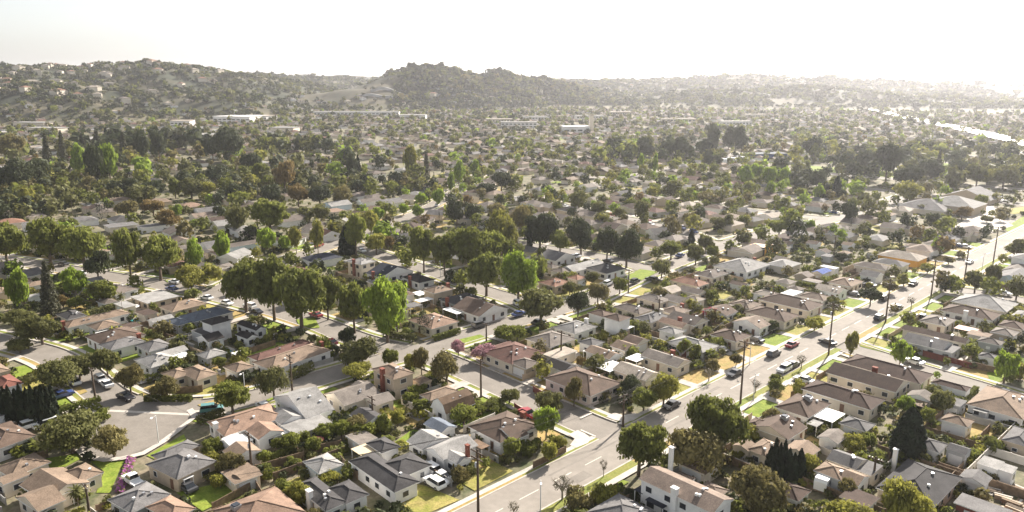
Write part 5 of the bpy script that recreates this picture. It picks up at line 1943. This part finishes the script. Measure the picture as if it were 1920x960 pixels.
for n in range(13):
    y = R.uniform(1120, 1560); x = -R.uniform(.30, .45) * y
    o = block('commercial_building', 'pale low commercial building in the valley cluster between the hills', 'building', x, y, R.uniform(-.4, .2), R.uniform(11, 24), R.uniform(8, 15), R.uniform(5, 10), wm=R.choice(('w_w', 'w_c', 'w_w')), rm=R.choice(('r_wh', 'r_lg', 'r_lt')), wins=5); o['group'] = 'pale commercial buildings in the valley'
for k in range(3):
    root = thing('sports_shelter', ['left', 'middle', 'right'][k] + ' of the three white barrel shelters by the park', 'shelter', (186 + k * 9, 655 + k * 10, 0), .6, 'white barrel shelters'); b = MB(); n = 8
    pr = [(math.cos(math.pi * q / n) * 5, math.sin(math.pi * q / n) * 4.5) for q in range(n + 1)]
    for (x0, z0), (x1, z1) in zip(pr, pr[1:]): b.poly([(x0, -6, z0), (x0, 6, z0), (x1, 6, z1), (x1, -6, z1)])
    for s in (-1, 1): b.poly([(x, s * 5.95, z) for x, z in (pr if s < 0 else pr[::-1])])
    b.build('cover', M['white'], root)
block('pool_house', 'blue-walled public pool building by the park trees', 'pool building', 232, 690, .2, 16, 7, 5, wm='r_bt', rm='r_bl', wins=0)
# park lawns, playing field, bare cut slope, far roads
pk = MB()
for P in ([(120, 690), (160, 640), (215, 640), (200, 700)], [(300, 600), (420, 520), (480, 600), (380, 690)], [(225, 600), (290, 560), (300, 600), (240, 650)], [(-20, 930), (60, 900), (70, 940), (-10, 970)]): pk.poly([(x, y, .06) for x, y in P])
ap = MB()
for Q in (((20, 5.3), (23.4, 5.0), (25.4, 6.0), (26.2, 8.3), (26.2, 10.4), (23.2, 10.4), (22.8, 8.2), (20, 7)), ((42, 5.3), (38.6, 5.0), (36.6, 6), (35.8, 8.3), (35.8, 10.4), (38.8, 10.4), (39.2, 8.2), (42, 7))): ap.poly([(*st(*p), .315) for p in Q])
struct('corner_pavement', ap, M['concrete'])
tc = MB()
for (xa, xb, ya, yb, za, hh) in ((-300, -222, 1640, 1668, 0, 6), (-270, -120, 1655, 1672, 7, 4), (-180, -20, 1690, 1705, 6, 4), (-330, -250, 1612, 1622, 0, 5)):
    for k in range(14):
        t0, t1 = k / 14, (k + 1) / 14; p = (xa + (xb - xa) * t0, ya + (yb - ya) * t0); q = (xa + (xb - xa) * t1, ya + (yb - ya) * t1)
        z0, z1 = float(terrain(*p)) + .3, float(terrain(*q)) + .3
        tc.poly([(*p, z0), (*q, z1), (q[0], q[1] + 1, z1 + hh), (p[0], p[1] + 1, z0 + hh)]); tc.poly([(p[0], p[1] + 1, z0 + hh), (q[0], q[1] + 1, z1 + hh), (q[0], q[1] + 8, z1 + hh + .2), (p[0], p[1] + 8, z0 + hh + .2)])
struct('quarry_terrace', tc, mat('cut_rock', (.30, .29, .28), .9, var=.3, scale=.05))
struct('park_lawn', pk, M['lawn_g'])
fr = MB()
def far_road(P, w, z):
    P = resample(smooth(P), 12)
    LR = [(offs(P, i, w / 2), offs(P, i, -w / 2)) for i in range(len(P))]
    for (l0, r0), (l1, r1) in zip(LR, LR[1:]): fr.poly([(*r0, z), (*r1, z), (*l1, z), (*l0, z)])
far_road([(760, 1620), (735, 1520), (700, 1400), (660, 1240), (617, 1052), (552, 820), (520, 700)], 26, 4.0)
far_road([(-700, 1020), (-520, 1090), (-430, 1150), (-400, 1300), (-420, 1500), (-470, 1750)], 16, .5)
struct('freeway', fr, mat('freeway_concrete', (.50, .47, .43), .45, spec=.6))
for o in COL.objects:
    if o.get('label') == 'x': o['label'] = o.name.split('.')[0].replace('_', ' ') + ' standing in the neighbourhood'

# ---------------------------------------------------------------- the air
hb = MB(); X0, X1, Y0, Y1, Z0, Z1 = -7200, 7200, -500, 13200, -7.5, 172
hb.poly([(X0, Y0, Z0), (X0, Y1, Z0), (X1, Y1, Z0), (X1, Y0, Z0)]); hb.poly([(X0, Y0, Z1), (X1, Y0, Z1), (X1, Y1, Z1), (X0, Y1, Z1)])
for a, b in (((X0, Y0), (X1, Y0)), ((X1, Y0), (X1, Y1)), ((X1, Y1), (X0, Y1)), ((X0, Y1), (X0, Y0))): hb.poly([(*a, Z0), (*b, Z0), (*b, Z1), (*a, Z1)])
hm = bpy.data.materials.new('haze_air'); hm.use_nodes = True; n = hm.node_tree; n.nodes.remove(n.nodes['Principled BSDF'])
pv = n.nodes.new('ShaderNodeVolumePrincipled'); pv.inputs['Color'].default_value = (.95, .95, 1.0, 1); pv.inputs['Density'].default_value = HAZE_DENSITY; pv.inputs['Anisotropy'].default_value = HAZE_G
n.links.new(pv.outputs[0], n.nodes['Material Output'].inputs['Volume'])
ho = hb.build('haze', hm); tag(ho, 'thin warm haze filling the valley air', 'haze', kind='stuff')
